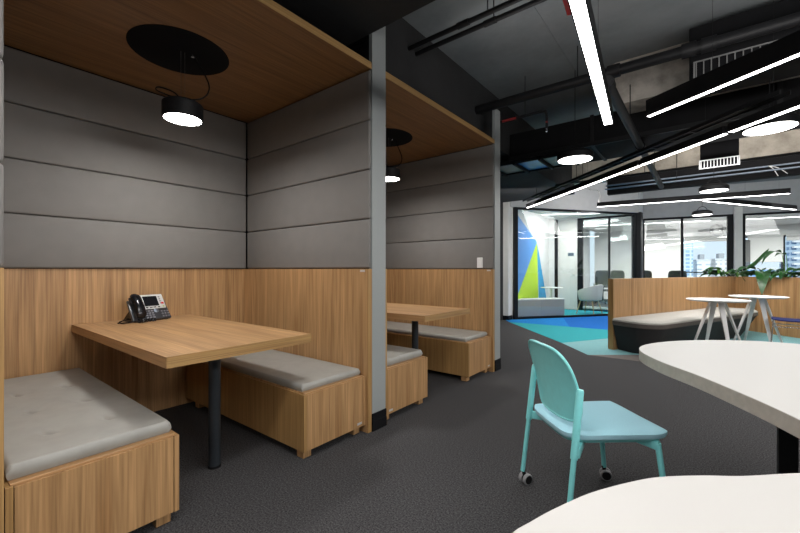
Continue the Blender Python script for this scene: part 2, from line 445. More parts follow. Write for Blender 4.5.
def table(label):
    r = thing('booth_table', label, 'table', (0, 0, 0), 0, 'oak booth tables')
    MB().box(-1.635, -.002, .001, .792, .715, .765).build('tabletop', M['oak_x'], r)
    MB().box(-.002, .001, 0, .793, .7145, .7653).build('edge_band', M['edge'], r)
    MB().box(-1.635, -.002, -.001, .001, .7145, .765).build('edge_band', M['oak_x'], r)
    l = MB().tube([(-.39, .40, .012), (-.39, .40, .715)], .033, 24).build('leg', M['steel'], r, True)
    MB().tube([(-.39, .40, 0), (-.39, .40, .014)], .036, 24).build('foot_cap', M['black'], l, True)
    MB().lathe([(0, .707), (.07, .707), (.07, .715)], 24, (-.39, .40, 0)).build('mounting_plate', M['black'], l, True)
    return r
t1 = table('oak table with the desk phone on it, in the nearer booth'); t1.location = (-1.848, .688, 0)
dup(t1, (-1.815, 2.635, 0), 0, 'oak table in the farther booth, right of the middle post')

def booth_lamp(label):
    r = thing('pendant_lamp', label, 'lamp', (0, 0, 0), 0, 'drum pendants inside the booths')
    R = .119
    s = MB().lathe([(R - .010, 0), (R, 0), (R, .095), (R - .012, .107), (0, .107)], 48).build('lamp_shade', M['black'], r, True)
    MB().lathe([(0, .003), (R - .010, .003), (R - .010, .0)], 48).build('diffuser', M['bulb'], r, True)
    pts = spline([(0, 0, .107), (-.03, -.04, .17), (-.07, -.115, .19), (-.05, -.13, .155), (.0, -.02, .13), (.05, .10, .16), (.06, .14, .26), (.03, .06, .425)], 8, False)
    MB().tube(pts, .0045, 8).build('cord', M['black'], r, True)
    MB().tube([(0, .012, .10), (0, .012, .441)], .0009, 5).tube([(0, -.012, .10), (0, -.012, .441)], .0009, 5).build('suspension_wire', M['grille'], r)
    return r
lamp = booth_lamp('black drum pendant lamp hanging over the phone table')
lamp.location = (-2.655, 1.085, 2.128)
dup(lamp, (-2.63, 3.15, 2.12), 0, 'small drum pendant lamp hanging in the farther booth')
# ------------------------------------------------------------------ desk phone
ph = thing('desk_phone', 'black and silver desk phone with dark screen on oak table', 'phone', (-3.335, 1.105, .765), math.radians(12))
ph.scale = (1.06, 1.06, 1.06)
def slab(mb, x0, x1, y0, y1, z0a, z1a, z0b, z1b, bev=.004):
    """front at x1 (heights a), rear at x0 (heights b)"""
    return mb.hexa([(x0, y0, z0b), (x1, y0, z0a), (x1, y1, z0a), (x0, y1, z0b), (x0, y0, z1b), (x1, y0, z1a), (x1, y1, z1a), (x0, y1, z1b)], bev)
# tilted body frame: u right along +y, w up the face
TH = math.radians(58); fx, fz = -math.cos(TH), math.sin(TH)
O = Vector((.075, 0, .012)); NRM = Vector((math.sin(TH), 0, math.cos(TH)))
def P(y, w, n=0): return Vector((O.x + fx * w, y, O.z + fz * w)) + NRM * n
def facebox(mb, y0, y1, w0, w1, n0, n1, bev=.002):
    return mb.hexa([P(y0, w0, n0), P(y1, w0, n0), P(y1, w1, n0), P(y0, w1, n0), P(y0, w0, n1), P(y1, w0, n1), P(y1, w1, n1), P(y0, w1, n1)], bev)
MB().hexa([P(-.135, .0, -.022), P(.135, .0, -.022), P(.125, .165, -.022), P(-.125, .165, -.022), P(-.135, .0, 0), P(.135, 0, 0), P(.125, .165, 0), P(-.125, .165, 0)], .006).build('body', M['ph_body'], ph, True)
MB().hexa([(-.10, -.11, 0), (.06, -.12, 0), (.06, .12, 0), (-.10, .11, 0), P(-.10, .12, -.022), P(-.12, 0.0, -.022), P(.12, 0.0, -.022), P(.10, .12, -.022)]).build('stand', M['ph_black'], ph)
bz = facebox(MB(), -.045, .115, .080, .195, 0, .010, .003).build('screen_bezel', M['ph_silver'], ph, True)
facebox(MB(), -.030, .070, .100, .180, .010, .0115, .001).build('display', M['ph_screen'], bz)
mb = MB()
for i in range(4): facebox(mb, .080, .092, .115 + i * .017, .124 + i * .017, .010, .012, .001)
mb.build('line_keys', M['ph_key'], bz)
facebox(MB(), .088, .106, .112, .126, .010, .0135, .001).build('message_key', M['red'], bz)
facebox(MB(), .092, .102, .088, .096, .010, .0125, .001).build('headset_key', M['green'], bz)
mb = MB()
for i in range(4): facebox(mb, -.030 + i * .028, -.012 + i * .028, .086, .093, .010, .0122, .001)
mb.build('soft_keys', M['ph_black'], bz)
mb = MB()
for j in range(4):
    for i in range(3): facebox(mb, -.040 + i * .022, -.026 + i * .022, .010 + j * .017, .020 + j * .017, 0, .004, .001)
mb.build('number_keys', M['ph_key'], ph)
mb = MB()
for j in range(3):
    for i in range(3): facebox(mb, .072 + i * .020, .084 + i * .020, .012 + j * .020, .022 + j * .020, 0, .004, .001)
mb.build('function_keys', M['ph_key'], ph)
rot = Matrix.Translation(P(.042, .068, 0)) @ NRM.to_track_quat('Z', 'Y').to_matrix().to_4x4()
MB().lathe([(0, .006), (.012, .005), (.018, 0)], 20, mat=rot).build('navigation_pad', M['galv'], ph, True)
# handset: arched grip with two rounded ends
hs = []
for k in range(17):
    t = k / 16; w = .005 + .185 * t
    bulge = .032 + .024 * math.sin(PI * t); wid = .036 - .008 * math.sin(PI * t) ; thk = .020 - .004 * math.sin(PI * t)
    if k in (0, 16): wid *= .5; thk *= .5
    elif k in (1, 15): wid *= .88; thk *= .88
    c = P(-.092, w, bulge)
    hs.append([c + Vector((0, 1, 0)) * wid * math.cos(a) + NRM * thk * math.sin(a) for a in [2 * PI * q / 18 for q in range(18)]])
MB().loft(hs).build('handset', M['ph_black'], ph, True)
facebox(MB(), -.120, -.064, .012, .06, 0, .020, .004).build('cradle', M['ph_body'], ph, True)
facebox(MB(), -.120, -.064, .13, .175, 0, .020, .004).build('cradle', M['ph_body'], ph, True)
coil = [(.105 + .012 * math.sin(k * .21), -.125 + .0030 * k + .008 * math.cos(k * 1.25), .014 + .010 * math.sin(k * 1.25)) for k in range(0, 40)]
MB().tube(spline(coil, 3, False), .0042, 6).build('coiled_cord', M['ph_black'], ph, True)
MB().tube(spline([(-.03, -.11, .02), (.00, -.18, .008), (.05, -.215, .006), (.02, -.19, .006), (.07, -.20, .006), (.06, -.14, .006), (.095, -.12, .012)], 6, False), .0042, 6).build('cable', M['ph_black'], ph, True)

# ------------------------------------------------------------------ teal castor chair
ch = thing('castor_chair', 'teal plastic chair with pale blue seat and grey castors', 'chair', (-.437, 2.024, 0), math.radians(44) - PI / 2)
def castor(x, y, leg, ang):
    c = MB()
    for s in (-1, 1):
        m = Matrix.Translation((x, y, .029)) @ Matrix.Rotation(ang, 4, 'Z') @ Matrix.Rotation(PI / 2, 4, 'Y') @ Matrix.Translation((0, 0, s * .015))
        c.lathe([(.022, -.010), (.027, -.009), (.029, -.004), (.029, .004), (.027, .009), (.022, .010)], 28, mat=m)
    w = c.build('castor_wheel', M['tyre'], leg, True)
    h = MB()
    for s in (-1, 1):
        m = Matrix.Translation((x, y, .029)) @ Matrix.Rotation(ang, 4, 'Z') @ Matrix.Rotation(PI / 2, 4, 'Y') @ Matrix.Translation((0, 0, s * .015))
        h.lathe([(0, -.0095), (.0225, -.0095), (.0225, .0095), (0, .0095)], 20, mat=m)
    h.tube([(x, y, .03), (x, y - .008, .055), (x, y - .014, .078)], .010, 10)
    h.build('castor_hub', M['black'], leg, True)
def lerp(a, b, t): return tuple(a[i] + (b[i] - a[i]) * t for i in range(3))
for sx in (-1, 1):
    foot = (sx * .226, -.228, .070); top = (sx * .214, -.165, .640)
    j = lerp(foot, top, .50)
    lg = MB().tube([foot, lerp(foot, top, .52)], .0115, 16).build('leg', M['tealmet'], ch, True)
    castor(foot[0], foot[1] + .016, lg, math.radians(20))
    p0 = lerp(foot, top, .49)
    MB().tube([p0, lerp(foot, top, .52), lerp(foot, top, .985), top], [.0150, .0155, .0155, .013], 18).build('back_post', M['tealmet'], ch, True)
    MB().hexa([(j[0] - sx * .085, j[1] + .06, .366), (j[0] + sx * .008, j[1] - .008, .352), (j[0] + sx * .008, j[1] + .022, .352), (j[0] - sx * .085, j[1] + .10, .366),
               (j[0] - sx * .085, j[1] + .06, .400), (j[0] + sx * .008, j[1] - .008, .392), (j[0] + sx * .008, j[1] + .022, .392), (j[0] - sx * .085, j[1] + .10, .400)], .004).build('arm_bracket', M['tealmet'], ch, True)
    ff = (sx * .222, .234, .070); ft = (sx * .205, .198, .392)
    lf = MB().tube([ff, ft], [.0115, .0125], 16).build('leg', M['tealmet'], ch, True)
    castor(ff[0], ff[1] + .010, lf, math.radians(-25))
    MB().hexa([(sx * .12, .12, .375), (sx * .216, .190, .362), (sx * .200, .216, .362), (sx * .10, .16, .375),
               (sx * .12, .12, .402), (sx * .216, .190, .400), (sx * .200, .216, .400), (sx * .10, .16, .402)], .004).build('arm_bracket', M['tealmet'], ch, True)
def sq(u, v, p=3.2):
    """square -> superellipse"""
    a, b2 = 2 * u - 1, 2 * v - 1
    r = max(abs(a), abs(b2)); n = (abs(a) ** p + abs(b2) ** p) ** (1 / p)
    if n < 1e-9: return 0, 0
    return a * r / n, b2 * r / n
def seat_outline(u, v):
    x, y = sq(u, v, 6.5)
    return x * (.200 + .020 * (y + 1) / 2), .036 + y * .238, x, y
def seat_top(u, v):
    X, Y, x, y = seat_outline(u, v)
    e = max(abs(x), abs(y))
    z = .446 - .010 * (1 - x * x) * (1 - (y * .8) ** 2) - .010 * max(0, e - .86) / .14 - .004 * y
    if y < -.2: z -= .006 * ((-y - .2) / .8) ** 2
    return (X, Y, z)
mb = MB(); mb.grid(seat_top, 28, 28)
N = 28
lp = [(i / N, 0) for i in range(N)] + [(1, j / N) for j in range(N)] + [(1 - i / N, 1) for i in range(N)] + [(0, 1 - j / N) for j in range(N)]
top = [seat_top(*q) for q in lp]
low = [(x * 1.0, y, z - .014) for x, y, z in top]
mb.loft([[(x * .985, .03 + (y - .03) * .985, z - .022) for x, y, z in top], low, top], True, False)
bmesh.ops.remove_doubles(mb.bm, verts=mb.bm.verts, dist=.0004)
mb.build('seat_pad', M['seatblue'], ch, True)
MB().loft([[(x * .90, .02 + (y - .02) * .92, z - .040) for x, y, z in top], [(x * .965, .02 + (y - .02) * .965, z - .0222) for x, y, z in top]]).build('seat_shell', M['teal'], ch, True)
def back_pt(u, v, off):
    x, y = sq(u, v, 5.0)
    t = (y + 1) / 2
    hw = .190 + .012 * math.sin(PI * t) - .008 * (t ** 3)
    X = hw * x
    lean = -.176 - .008 * t - .050 * t ** 2.2
    Y = lean + .040 * (abs(x) ** 2.2) * (1 - .6 * t)
    z = .474 + .322 * t - .012 * abs(x) ** 3 * t
    return (X, Y - off, z)
mb = MB(); mb.grid(lambda u, v: back_pt(u, v, 0), 26, 26); mb.grid(lambda u, v: back_pt(u, v, .010), 26, 26)
mb.loft([[back_pt(*q, 0) for q in [(i / 26, 0) for i in range(26)] + [(1, j / 26) for j in range(26)] + [(1 - i / 26, 1) for i in range(26)] + [(0, 1 - j / 26) for j in range(26)]],
         [back_pt(*q, .010) for q in [(i / 26, 0) for i in range(26)] + [(1, j / 26) for j in range(26)] + [(1 - i / 26, 1) for i in range(26)] + [(0, 1 - j / 26) for j in range(26)]]], False, False)
bmesh.ops.remove_doubles(mb.bm, verts=mb.bm.verts, dist=.0004)
mb.build('backrest', M['teal'], ch, True)
rim = [Vector(back_pt(*q, .005)) for q in [(i / 26, 0) for i in range(26)] + [(1, j / 26) for j in range(26)] + [(1 - i / 26, 1) for i in range(26)] + [(0, 1 - j / 26) for j in range(27)]]
MB().tube(rim, .0075, 8, False).build('backrest_rim', M['tealmet'], ch, True)

# ------------------------------------------------------------------ curved white tables
def amoeba(name, pts, label, leg):
    cx, cy = leg
    r = thing(name, label, 'table', (cx, cy, 0), 0, 'curved white work tables')
    o = [(p.x - cx, p.y - cy) for p in spline([(x, y, 0) for x, y in pts], 12)]
    MB().prism(o, .690, .740).build('tabletop', M['white'], r)
    nrm = []
    n = len(o)
    for i in range(n):
        a, b3 = Vector(o[i - 1]), Vector(o[(i + 1) % n]); t = (b3 - a).normalized(); nrm.append(Vector((t.y, -t.x)))
    area = sum(o[i][0] * o[(i + 1) % n][1] - o[(i + 1) % n][0] * o[i][1] for i in range(n))
    sg = 1 if area > 0 else -1
    out = [Vector(p) + q * sg * .0015 for p, q in zip(o, nrm)]
    MB().loft([[(p[0], p[1], .6885) for p in o], [(p.x, p.y, .6885) for p in out], [(p.x, p.y, .7385) for p in out], [(p[0], p[1], .7385) for p in o]], False, False).build('edge_band', M['edge_grey'], r, True)
    l = MB().box(-.030, .030, -.030, .030, .012, .690, .004).build('leg', M['black'], r)
    MB().box(-.28, .28, -.28, .28, 0, .014, .004).build('base_plate', M['black'], l)
    return r
amoeba('curved_table', [(-.250, 2.30), (-.238, 2.50), (-.10, 2.745), (.16, 2.965), (.425, 3.03), (.75, 2.95), (1.0, 2.65), (1.05, 2.2), (.9, 1.7), (.65, 1.38), (.40, 1.30), (.26, 1.40), (.205, 1.51), (.155, 1.61), (.095, 1.715), (-.01, 1.885), (-.155, 2.085)],
       'white curved table with black leg, beyond the nearest tabletop', (.285, 2.30))
amoeba('curved_table', [(-.232, .575), (-.218, .625), (-.197, .686), (-.160, .772), (-.107, .860), (-.063, .917), (0, .973), (.065, 1.022), (.155, 1.107), (.27, 1.20), (.42, 1.18), (.58, 1.0), (.6, .75), (.45, .52), (.2, .40), (-.06, .37), (-.19, .44), (-.225, .52)],
       'nearest white curved tabletop at the bottom of the frame', (.20, .78))

# ------------------------------------------------------------------ low oak divider with lounge
C0 = Vector((-.998, 6.212)); C1 = Vector((.503, 9.91)); C2 = Vector((3.2, 7.41))
dv = thing('low_divider', 'low oak divider wall in two wings around the lounge seat', 'divider', (C0.x, C0.y, 0))
def wing(a, b3, th, name):
    d = (b3 - a).normalized(); n = Vector((-d.y, d.x))
    q = [a, b3, b3 + n * th, a + n * th]
    return MB().prism([(p.x - C0.x, p.y - C0.y) for p in q], 0.0, 1.02).build(name, M['oak_z'], dv)
wing(C0, C1, .080, 'wing_panel'); w2 = wing(C1, C2, .080, 'wing_panel')
dL = (C1 - C0).normalized(); nL = Vector((dL.y, -dL.x))
e = MB().prism([(p.x - C0.x, p.y - C0.y) for p in (C0 - dL * .004, C0, C0 - Vector((-dL.y, dL.x)) * -.08, C0 - dL * .004 + Vector((-dL.y, dL.x)) * .08)], 0.02, 1.02).build('end_edge', M['edge_z'], dv)
# boat shaped lounge: local s along the wing, n out from it
lo = thing('lounge_bench', 'charcoal boat-shaped lounge seat with pale grey cushion along the oak divider', 'sofa', (C0.x, C0.y, 0), math.atan2(dL.y, dL.x))
def bo(s0, s1, n0, n1, r, z, k=10):
    pts = []
    for cx, cy, a0 in ((s1 - r, -n0 - .02, 0), ):
        pass
    # outline in local x = s, y = -n ; rounded only on the free side
    pts.append((s0 + .06, -n0, z)); 
    for i in range(k + 1):
        a = PI + (PI / 2) * i / k
        pts.append((s0 + r + r * math.cos(a), -(n1 - r) + r * math.sin(a), z))
    for i in range(k + 1):
        a = 1.5 * PI + (PI / 2) * i / k
        pts.append((s1 - r + r * math.cos(a), -(n1 - r) + r * math.sin(a), z))
    pts.append((s1 - .06, -n0, z))
    return pts
MB().loft([bo(.03, 3.05, .02, .44, .20, .0), bo(.015, 3.08, .015, .46, .20, .03), bo(-.09, 3.32, .01, .605, .26, .365)], True, True).build('base', M['loungebase'], lo, True)
MB().loft([bo(-.095, 3.33, .01, .610, .26, .365), bo(-.105, 3.34, .01, .620, .27, .375), bo(-.105, 3.34, .01, .620, .27, .425)]).build('cushion_band', M['loungeedge'], lo, True)
MB().loft([bo(-.102, 3.338, .01, .617, .27, .425), bo(-.10, 3.335, .01, .615, .27, .445), bo(-.08, 3.32, .02, .59, .26, .463), bo(-.0, 3.2, .05, .50, .2, .472)]).build('cushion', M['loungetop'], lo, True)

# ------------------------------------------------------------------ round cafe tables
def cafe(label, loc):
    r = thing('cafe_table', label, 'table', loc, math.radians(24), 'round white cafe tables')
    MB().lathe([(0, .730), (.308, .730), (.341, .744), (.343, .748), (.341, .752), (0, .752)], 64).build('tabletop', M['white_met'], r, True)
    for k in range(4):
        a = k * PI / 2; ca, sa = math.cos(a), math.sin(a)
        def Q(rad, tan, z): return (ca * rad - sa * tan, sa * rad + ca * tan, z)
        MB().hexa([Q(.315, -.013, 0), Q(.333, -.013, 0), Q(.333, .013, 0), Q(.315, .013, 0), Q(.065, -.034, .730), Q(.085, -.034, .730), Q(.085, .034, .730), Q(.065, .034, .730)], .003).build('leg', M['white_met'], r)
    MB().lathe([(0, .722), (.10, .722), (.10, .731)], 32).build('hub', M['white_met'], r, True)
    return r
c1 = cafe('round white cafe table with splayed legs, nearer the oak divider end', (.162, 6.70, 0))
dup(c1, (.66, 7.90, 0), math.radians(24), 'round white cafe table farther back, next to the navy chair')
# navy wire chair, mostly outside the frame
nc = thing('wire_chair', 'navy chair seat on thin chrome legs at the right edge', 'chair', (.99, 7.61, 0), math.radians(83))
def ns(u, v):
    x, y = sq(u, v, 5); return (x * .21, y * .21, .462 + .012 * y * y - .01 * x * x)
mb = MB(); mb.grid(ns, 16, 16); mb.grid(lambda u, v: tuple(a - (0, 0, .014)[i] for i, a in enumerate(ns(u, v))), 16, 16)
q16 = [(i / 16, 0) for i in range(16)] + [(1, j / 16) for j in range(16)] + [(1 - i / 16, 1) for i in range(16)] + [(0, 1 - j / 16) for j in range(16)]
mb.loft([[ns(*q) for q in q16], [tuple(a - (0, 0, .014)[i] for i, a in enumerate(ns(*q))) for q in q16]], False, False)
mb.build('seat', M['navy'], nc, True)
for s in (-1, 1):
    MB().tube([(s * .20, .19, .44), (s * .215, .215, .005)], .006, 10).build('leg', M['chrome'], nc, True)
    MB().tube([(s * .20, -.19, .44), (s * .215, -.215, .005)], .006, 10).build('leg', M['chrome'], nc, True)
    MB().tube([(s * .205, .195, .36), (s * .205, -.195, .36)], .005, 8).build('stretcher', M['chrome'], nc, True)
def nb(u, v):
    x, y = sq(u, v, 4); return (x * .2, -.20 - .05 * (y + 1) / 2 + .03 * x * x, .62 + .15 * y)
mb = MB(); mb.grid(nb, 14, 14); ob = mb.build('backrest', M['navy'], nc, True)
sm = ob.modifiers.new('thick', 'SOLIDIFY'); sm.thickness = .012
MB().tube([(-.17, -.19, .44), (-.19, -.19, .6)], .006, 8).tube([(.17, -.19, .44), (.19, -.19, .6)], .006, 8).build('back_frame', M['chrome'], nc, True)

# ------------------------------------------------------------------ plants behind the divider
dR = (C2 - C1).normalized(); nR = Vector((-dR.y, dR.x))          # nR points away from the camera
pl = thing('planter_box', 'long planter trough running behind the right wing of the oak divider', 'planter', (C1.x, C1.y, 0), math.atan2(dR.y, dR.x))
MB().box(-.75, 3.0, .085, .40, 0, .93, .004).build('trough', M['black'], pl)
MB().box(-.73, 2.98, .10, .385, .93, .955).build('soil', M['soil'], pl)
def plant(s, n, leaves, label, mats=('leaf',)):
    p = C1 + dR * s + nR * n
    r = thing('potted_plant', label, 'plant', (p.x, p.y, .955), 0, 'leafy plants on the oak divider')
    st = MB(); fo = {m: MB() for m in ('leaf', 'leaf2')}
    extra = [(random.uniform(0, 2 * PI), random.uniform(.03, .11), random.uniform(.02, .09), random.uniform(.16, .24), random.uniform(.07, .10), random.uniform(.3, .7), random.choice(('leaf', 'leaf', 'leaf2'))) for _ in range(9)]
    for (ang, reach, rise, L, W, droop, mt) in list(leaves) + extra:
        d = Vector((math.cos(ang), math.sin(ang), 0)); sd = Vector((-d.y, d.x, 0))
        base = Vector((random.uniform(-.02, .02), random.uniform(-.02, .02), 0))
        L *= 1.25; W *= 1.25; rise += .06
        tip = base + d * reach + Vector((0, 0, rise))
        st.tube([base, base + d * reach * .35 + Vector((0, 0, rise * .6)), tip], [.006, .005, .004], 7)
        def fn(u, v, tip=tip, d=d, sd=sd, L=L, W=W, droop=droop, rise=rise):
            w = W * (math.sin(PI * min(1, v ** .75)) ** .8 if 0 < v < 1 else 0.0) * .5
            x = (u - .5) * 2
            c = tip + d * (L * (v - .25 * droop * v * v)) + Vector((0, 0, L * (.35 * v - droop * v * v)))
            return c + sd * (w * x) + Vector((0, 0, abs(x) * w * .45 + .010 * math.sin(v * 9) * x))
        fo[mt].grid(fn, 6, 12)
    st.build('stem', M['leaf2'], r, True)
    for m in fo:
        if len(fo[m].bm.verts): fo[m].build('foliage', M[m], r, True)
        else: fo[m].bm.free()
    return r
D2 = math.radians
# towards camera is about -(0.1,1): angle -97 deg; image left is 218 deg, image right is 38 deg
plant(-.42, .24, [(D2(215), .10, .06, .34, .12, .35, 'leaf'), (D2(235), .12, .10, .30, .11, .5, 'leaf'), (D2(205), .16, .02, .30, .10, .55, 'leaf'), (D2(255), .08, .10, .24, .11, .5, 'leaf2'), (D2(195), .05, .13, .30, .12, .45, 'leaf2'), (D2(30), .05, .08, .22, .11, .4, 'leaf'), (D2(300), .06, .04, .20, .10, .6, 'leaf')],
      'low spreading plant at the corner of the oak divider, leftmost of the row')
plant(-.02, .22, [(D2(40), .07, .14, .30, .11, -.75, 'leaf'), (D2(220), .06, .10, .24, .11, .5, 'leaf'), (D2(270), .07, .06, .26, .13, .8, 'leaf'), (D2(320), .10, .05, .26, .12, .6, 'leaf'), (D2(180), .08, .05, .24, .10, .5, 'leaf2'), (D2(10), .1, .06, .25, .12, .5, 'leaf')],
      'plant with one tall pointed upright leaf, above the inner corner of the divider')
plant(.36, .20, [(D2(262), .10, .08, .40, .17, 1.15, 'leaf'), (D2(215), .12, .14, .34, .13, .55, 'leaf'), (D2(40), .08, .10, .30, .12, .5, 'leaf'), (D2(200), .1, .06, .32, .13, .5, 'leaf'), (D2(310), .10, .06, .30, .13, .7, 'leaf'), (D2(90), .06, .12, .25, .1, .4, 'leaf')],
      'plant with a broad leaf drooping over the oak divider front')
plant(.74, .18, [(D2(218), .06, .44, .36, .09, .85, 'leaf'), (D2(222), .03, .40, .20, .07, .5, 'leaf'), (D2(35), .10, .10, .30, .12, .45, 'leaf'), (D2(250), .1, .04, .24, .1, .6, 'leaf')],
      'plant with a tall arching stem bending left above the divider')
plant(1.08, .20, [(D2(40), .08, .12, .36, .12, .3, 'leaf'), (D2(215), .08, .12, .30, .11, .5, 'leaf'), (D2(280), .10, .08, .34, .13, .8, 'leaf'), (D2(330), .1, .06, .32, .12, .5, 'leaf'), (D2(180), .1, .04, .25, .1, .5, 'leaf')],
      'bushy plant on the divider at the right edge of the frame')

# ------------------------------------------------------------------ glazed meeting room (diagonal front)
A = Vector((-3.42, 8.60)); B = Vector((-1.31, 11.45)); S0 = Vector((-1.33, 12.67)); S1 = Vector((3.6, 13.64))
def wallseg(mb, a, b3, z0, z1, th, off=0.0):
    d = (b3 - a).normalized(); n = Vector((-d.y, d.x))
    q = [a + n * (off - th / 2), b3 + n * (off - th / 2), b3 + n * (off + th / 2), a + n * (off + th / 2)]
    return mb.prism([(p.x, p.y) for p in q], z0, z1)
def along(a, b3, t): return a + (b3 - a).normalized() * t
LG = (B - A).length
def window(name, a, b3, zt, posts, pw, glassmat):
    mb = MB(); wallseg(mb, a, b3, .0, .05, .06); wallseg(mb, a, b3, zt - .05, zt, .06)
    for t, w in posts: wallseg(mb, along(a, b3, t - w / 2), along(a, b3, t + w / 2), .0, zt, .07)
    o = mb.build(name, M['frame'], kind='structure')
    g = MB(); wallseg(g, a, b3, .05, zt - .05, .008)
    gp = g.build('window_pane', glassmat, o); gp['kind'] = 'structure'
    return o
window('window_1', A, B, 2.60, [(.04, .09), (LG - .04, .09)], .09, M['glass'])
struct('wall_header_diagonal', wallseg(MB(), A - (B - A).normalized() * .12, B, 2.60, 3.35, .12), M['wallgrey'])
struct('column_1', MB().prism([(-1.42, 11.36), (-1.22, 11.42), (-1.20, 11.62), (-1.40, 11.62)], 0, 2.62), M['frame'])
L2 = (S1 - S0).length
window('window_2', S0, along(S0, S1, 1.99), 2.58, [(.03, .06), (.92, .05), (1.93, .12)], .06, M['glass'])
struct('column_2', wallseg(MB(), along(S0, S1, 1.995), along(S0, S1, 2.155), 0, 2.75, .22), M['wallpale'])
window('window_3', along(S0, S1, 2.16), S1, 2.58, [(.035, .07), (1.9, .06)], .06, M['glass'])
struct('wall_header_right', wallseg(MB(), S0 - Vector((.1, .02)), S1 + Vector((2.4, .47)), 2.58, 3.35, .10), M['wallgrey'])
struct('wall_side_1', wallseg(MB(), B, S0, 0, 3.35, .06), M['wallwhite'])
# mural wall and room back
Mu0, Mu1 = Vector((-3.435, 8.66)), Vector((-3.60, 11.75))
struct('wall_mural', wallseg(MB(), Mu0, Mu1, 0, 3.35, .06, .03), M['wallwhite'])
mu = thing('wall_mural_graphic', 'blue and lime triangle mural on white wall of the glazed room', 'mural', (Mu0.x, Mu0.y, 0), math.atan2((Mu1 - Mu0).y, (Mu1 - Mu0).x))
def tri(pts, mat, h, name):
    MB().hexa([]) if False else None
    mb = MB()
    a = [mb.bm.verts.new((x, -h, z)) for x, z in pts]; b4 = [mb.bm.verts.new((x, -.0005, z)) for x, z in pts]
    mb.bm.faces.new(a); mb.bm.faces.new(list(reversed(b4)))
    for i in range(len(pts)): mb.bm.faces.new((a[i], a[(i + 1) % len(pts)], b4[(i + 1) % len(pts)], b4[i]))
    mb.build(name, mat, mu)
tri([(.0, .0), (.0, 2.52), (.10, 2.50), (1.86, 1.90), (.16, .48)], M['mblue'], .003, 'blue_field')
tri([(.0, .0), (.16, .48), (1.86, 1.92), (1.98, .40), (1.98, .0)], M['mgreen'], .003, 'lime_triangle')
tri([(1.86, 1.92), (2.02, .40), (2.02, .0), (2.95, .0), (2.80, .36)], M['mcyan'], .003, 'cyan_sliver')
R0 = Vector((-3.60, 11.75))
struct('wall_room_back', MB().box(-3.60, -3.43, 11.75, 11.82, 0, 2.7).box(-2.72, -1.95, 11.76, 11.80, 0, .12).box(-3.60, -1.33, 11.75, 11.82, 2.62, 3.35), M['wallwhite'])
dr = struct('door_1', MB().box(-3.34, -2.80, 11.76, 11.80, 0.01, 2.60), M['wallpale'])
h1 = MB().box(-3.06, -2.90, 11.752, 11.758, 1.55, 1.64).build('door_sign', M['galv'], dr)
h2 = MB().tube([(-2.87, 11.755, 1.0), (-2.87, 11.72, 1.0), (-2.97, 11.72, 1.0)], .010, 8).build('door_handle', M['chrome'], dr)
struct('trim_2', MB().box(-3.43, -3.34, 11.74, 11.83, 0, 2.62).box(-2.80, -2.66, 11.74, 11.83, 0, 2.62), M['frame'])
w4 = MB().box(-2.66, -1.36, 11.76, 11.81, 2.57, 2.62).box(-2.66, -1.36, 11.76, 11.81, 0, .06).box(-2.02, -1.97, 11.76, 11.81, .06, 2.57).build('window_4', M['frame'], kind='structure')
gp = MB().box(-2.66, -1.36, 11.78, 11.788, .06, 2.57).build('window_pane', M['glass'], w4); gp['kind'] = 'structure'
struct('ceiling_room', MB().prism([(-3.55, 8.72), (-3.41, 8.70), (-1.36, 11.48), (-1.36, 11.74), (-3.59, 11.74)], 2.66, 2.70), M['wallwhite'])
# pillar and glass left of the meeting room
struct('column_3', MB().box(-3.66, -3.47, 8.40, 8.60, .10, 3.35), M['wallpale'])
struct('baseboard_column', MB().box(-3.67, -3.46, 8.39, 8.61, 0, .10), M['frame'])
w5 = MB().box(-4.6, -3.66, 8.48, 8.53, 2.55, 2.60).box(-4.6, -3.66, 8.48, 8.53, 0, .06).box(-3.74, -3.66, 8.47, 8.54, 0, 2.6).build('window_5', M['frame'], kind='structure')
gp = MB().box(-4.6, -3.74, 8.50, 8.508, .06, 2.55).build('window_pane', M['glass'], w5); gp['kind'] = 'structure'
struct('wall_office_back', MB().box(-6, -3.62, 11.9, 12.0, 0, 3.35), M['wallwhite'])
struct('wall_far_left', MB().box(-6.1, -6, -4, 18, 0, 3.35), M['wallpale'])
dk = thing('office_desk', 'white desk glimpsed through the narrow glass beside the far post', 'desk', (-4.45, 9.9, 0))
MB().box(-.5, .5, -.35, .35, .70, .73, .004).build('desktop', M['white'], dk)
for x in (-.46, .43):
    MB().box(x, x + .03, -.32, .32, 0, .70).build('leg', M['white_met'], dk)
MB().box(-.25, .25, .10, .13, .80, 1.12, .004).box(-.03, .03, .11, .14, .73, .84).build('screen', M['black'], dk)

# credenza along the glass
cr = thing('credenza', 'low grey credenza standing inside the diagonal glass wall', 'cabinet', (A.x, A.y, 0), math.atan2((B - A).y, (B - A).x))
MB().box(.10, 1.42, .06, .40, .05, .43, .003).build('carcass', M['credenza'], cr)
MB().box(.09, 1.43, .055, .41, .43, .452, .003).build('top', M['wallpale'], cr)
MB().box(.12, 1.40, .08, .38, 0.006, .05).build('plinth', M['black'], cr)
for k in range(2):
    MB().box(.105 + k * .66, .755 + k * .66, .052, .060, .055, .425, .002).build('door', M['credenza'], cr)
# small round table in the room
rt = thing('side_table', 'small round white table in front of the mural', 'table', (-3.13, 10.45, 0))
MB().lathe([(0, .67), (.27, .67), (.275, .68), (.27, .69), (0, .69)], 40).build('tabletop', M['white_met'], rt, True)
MB().tube([(0, 0, .02), (0, 0, .67)], .025, 12).build('stem', M['white_met'], rt, True)
MB().lathe([(0, .03), (.04, .025), (.20, .012), (.20, .006), (0, .006)], 32).build('base', M['white_met'], rt, True)
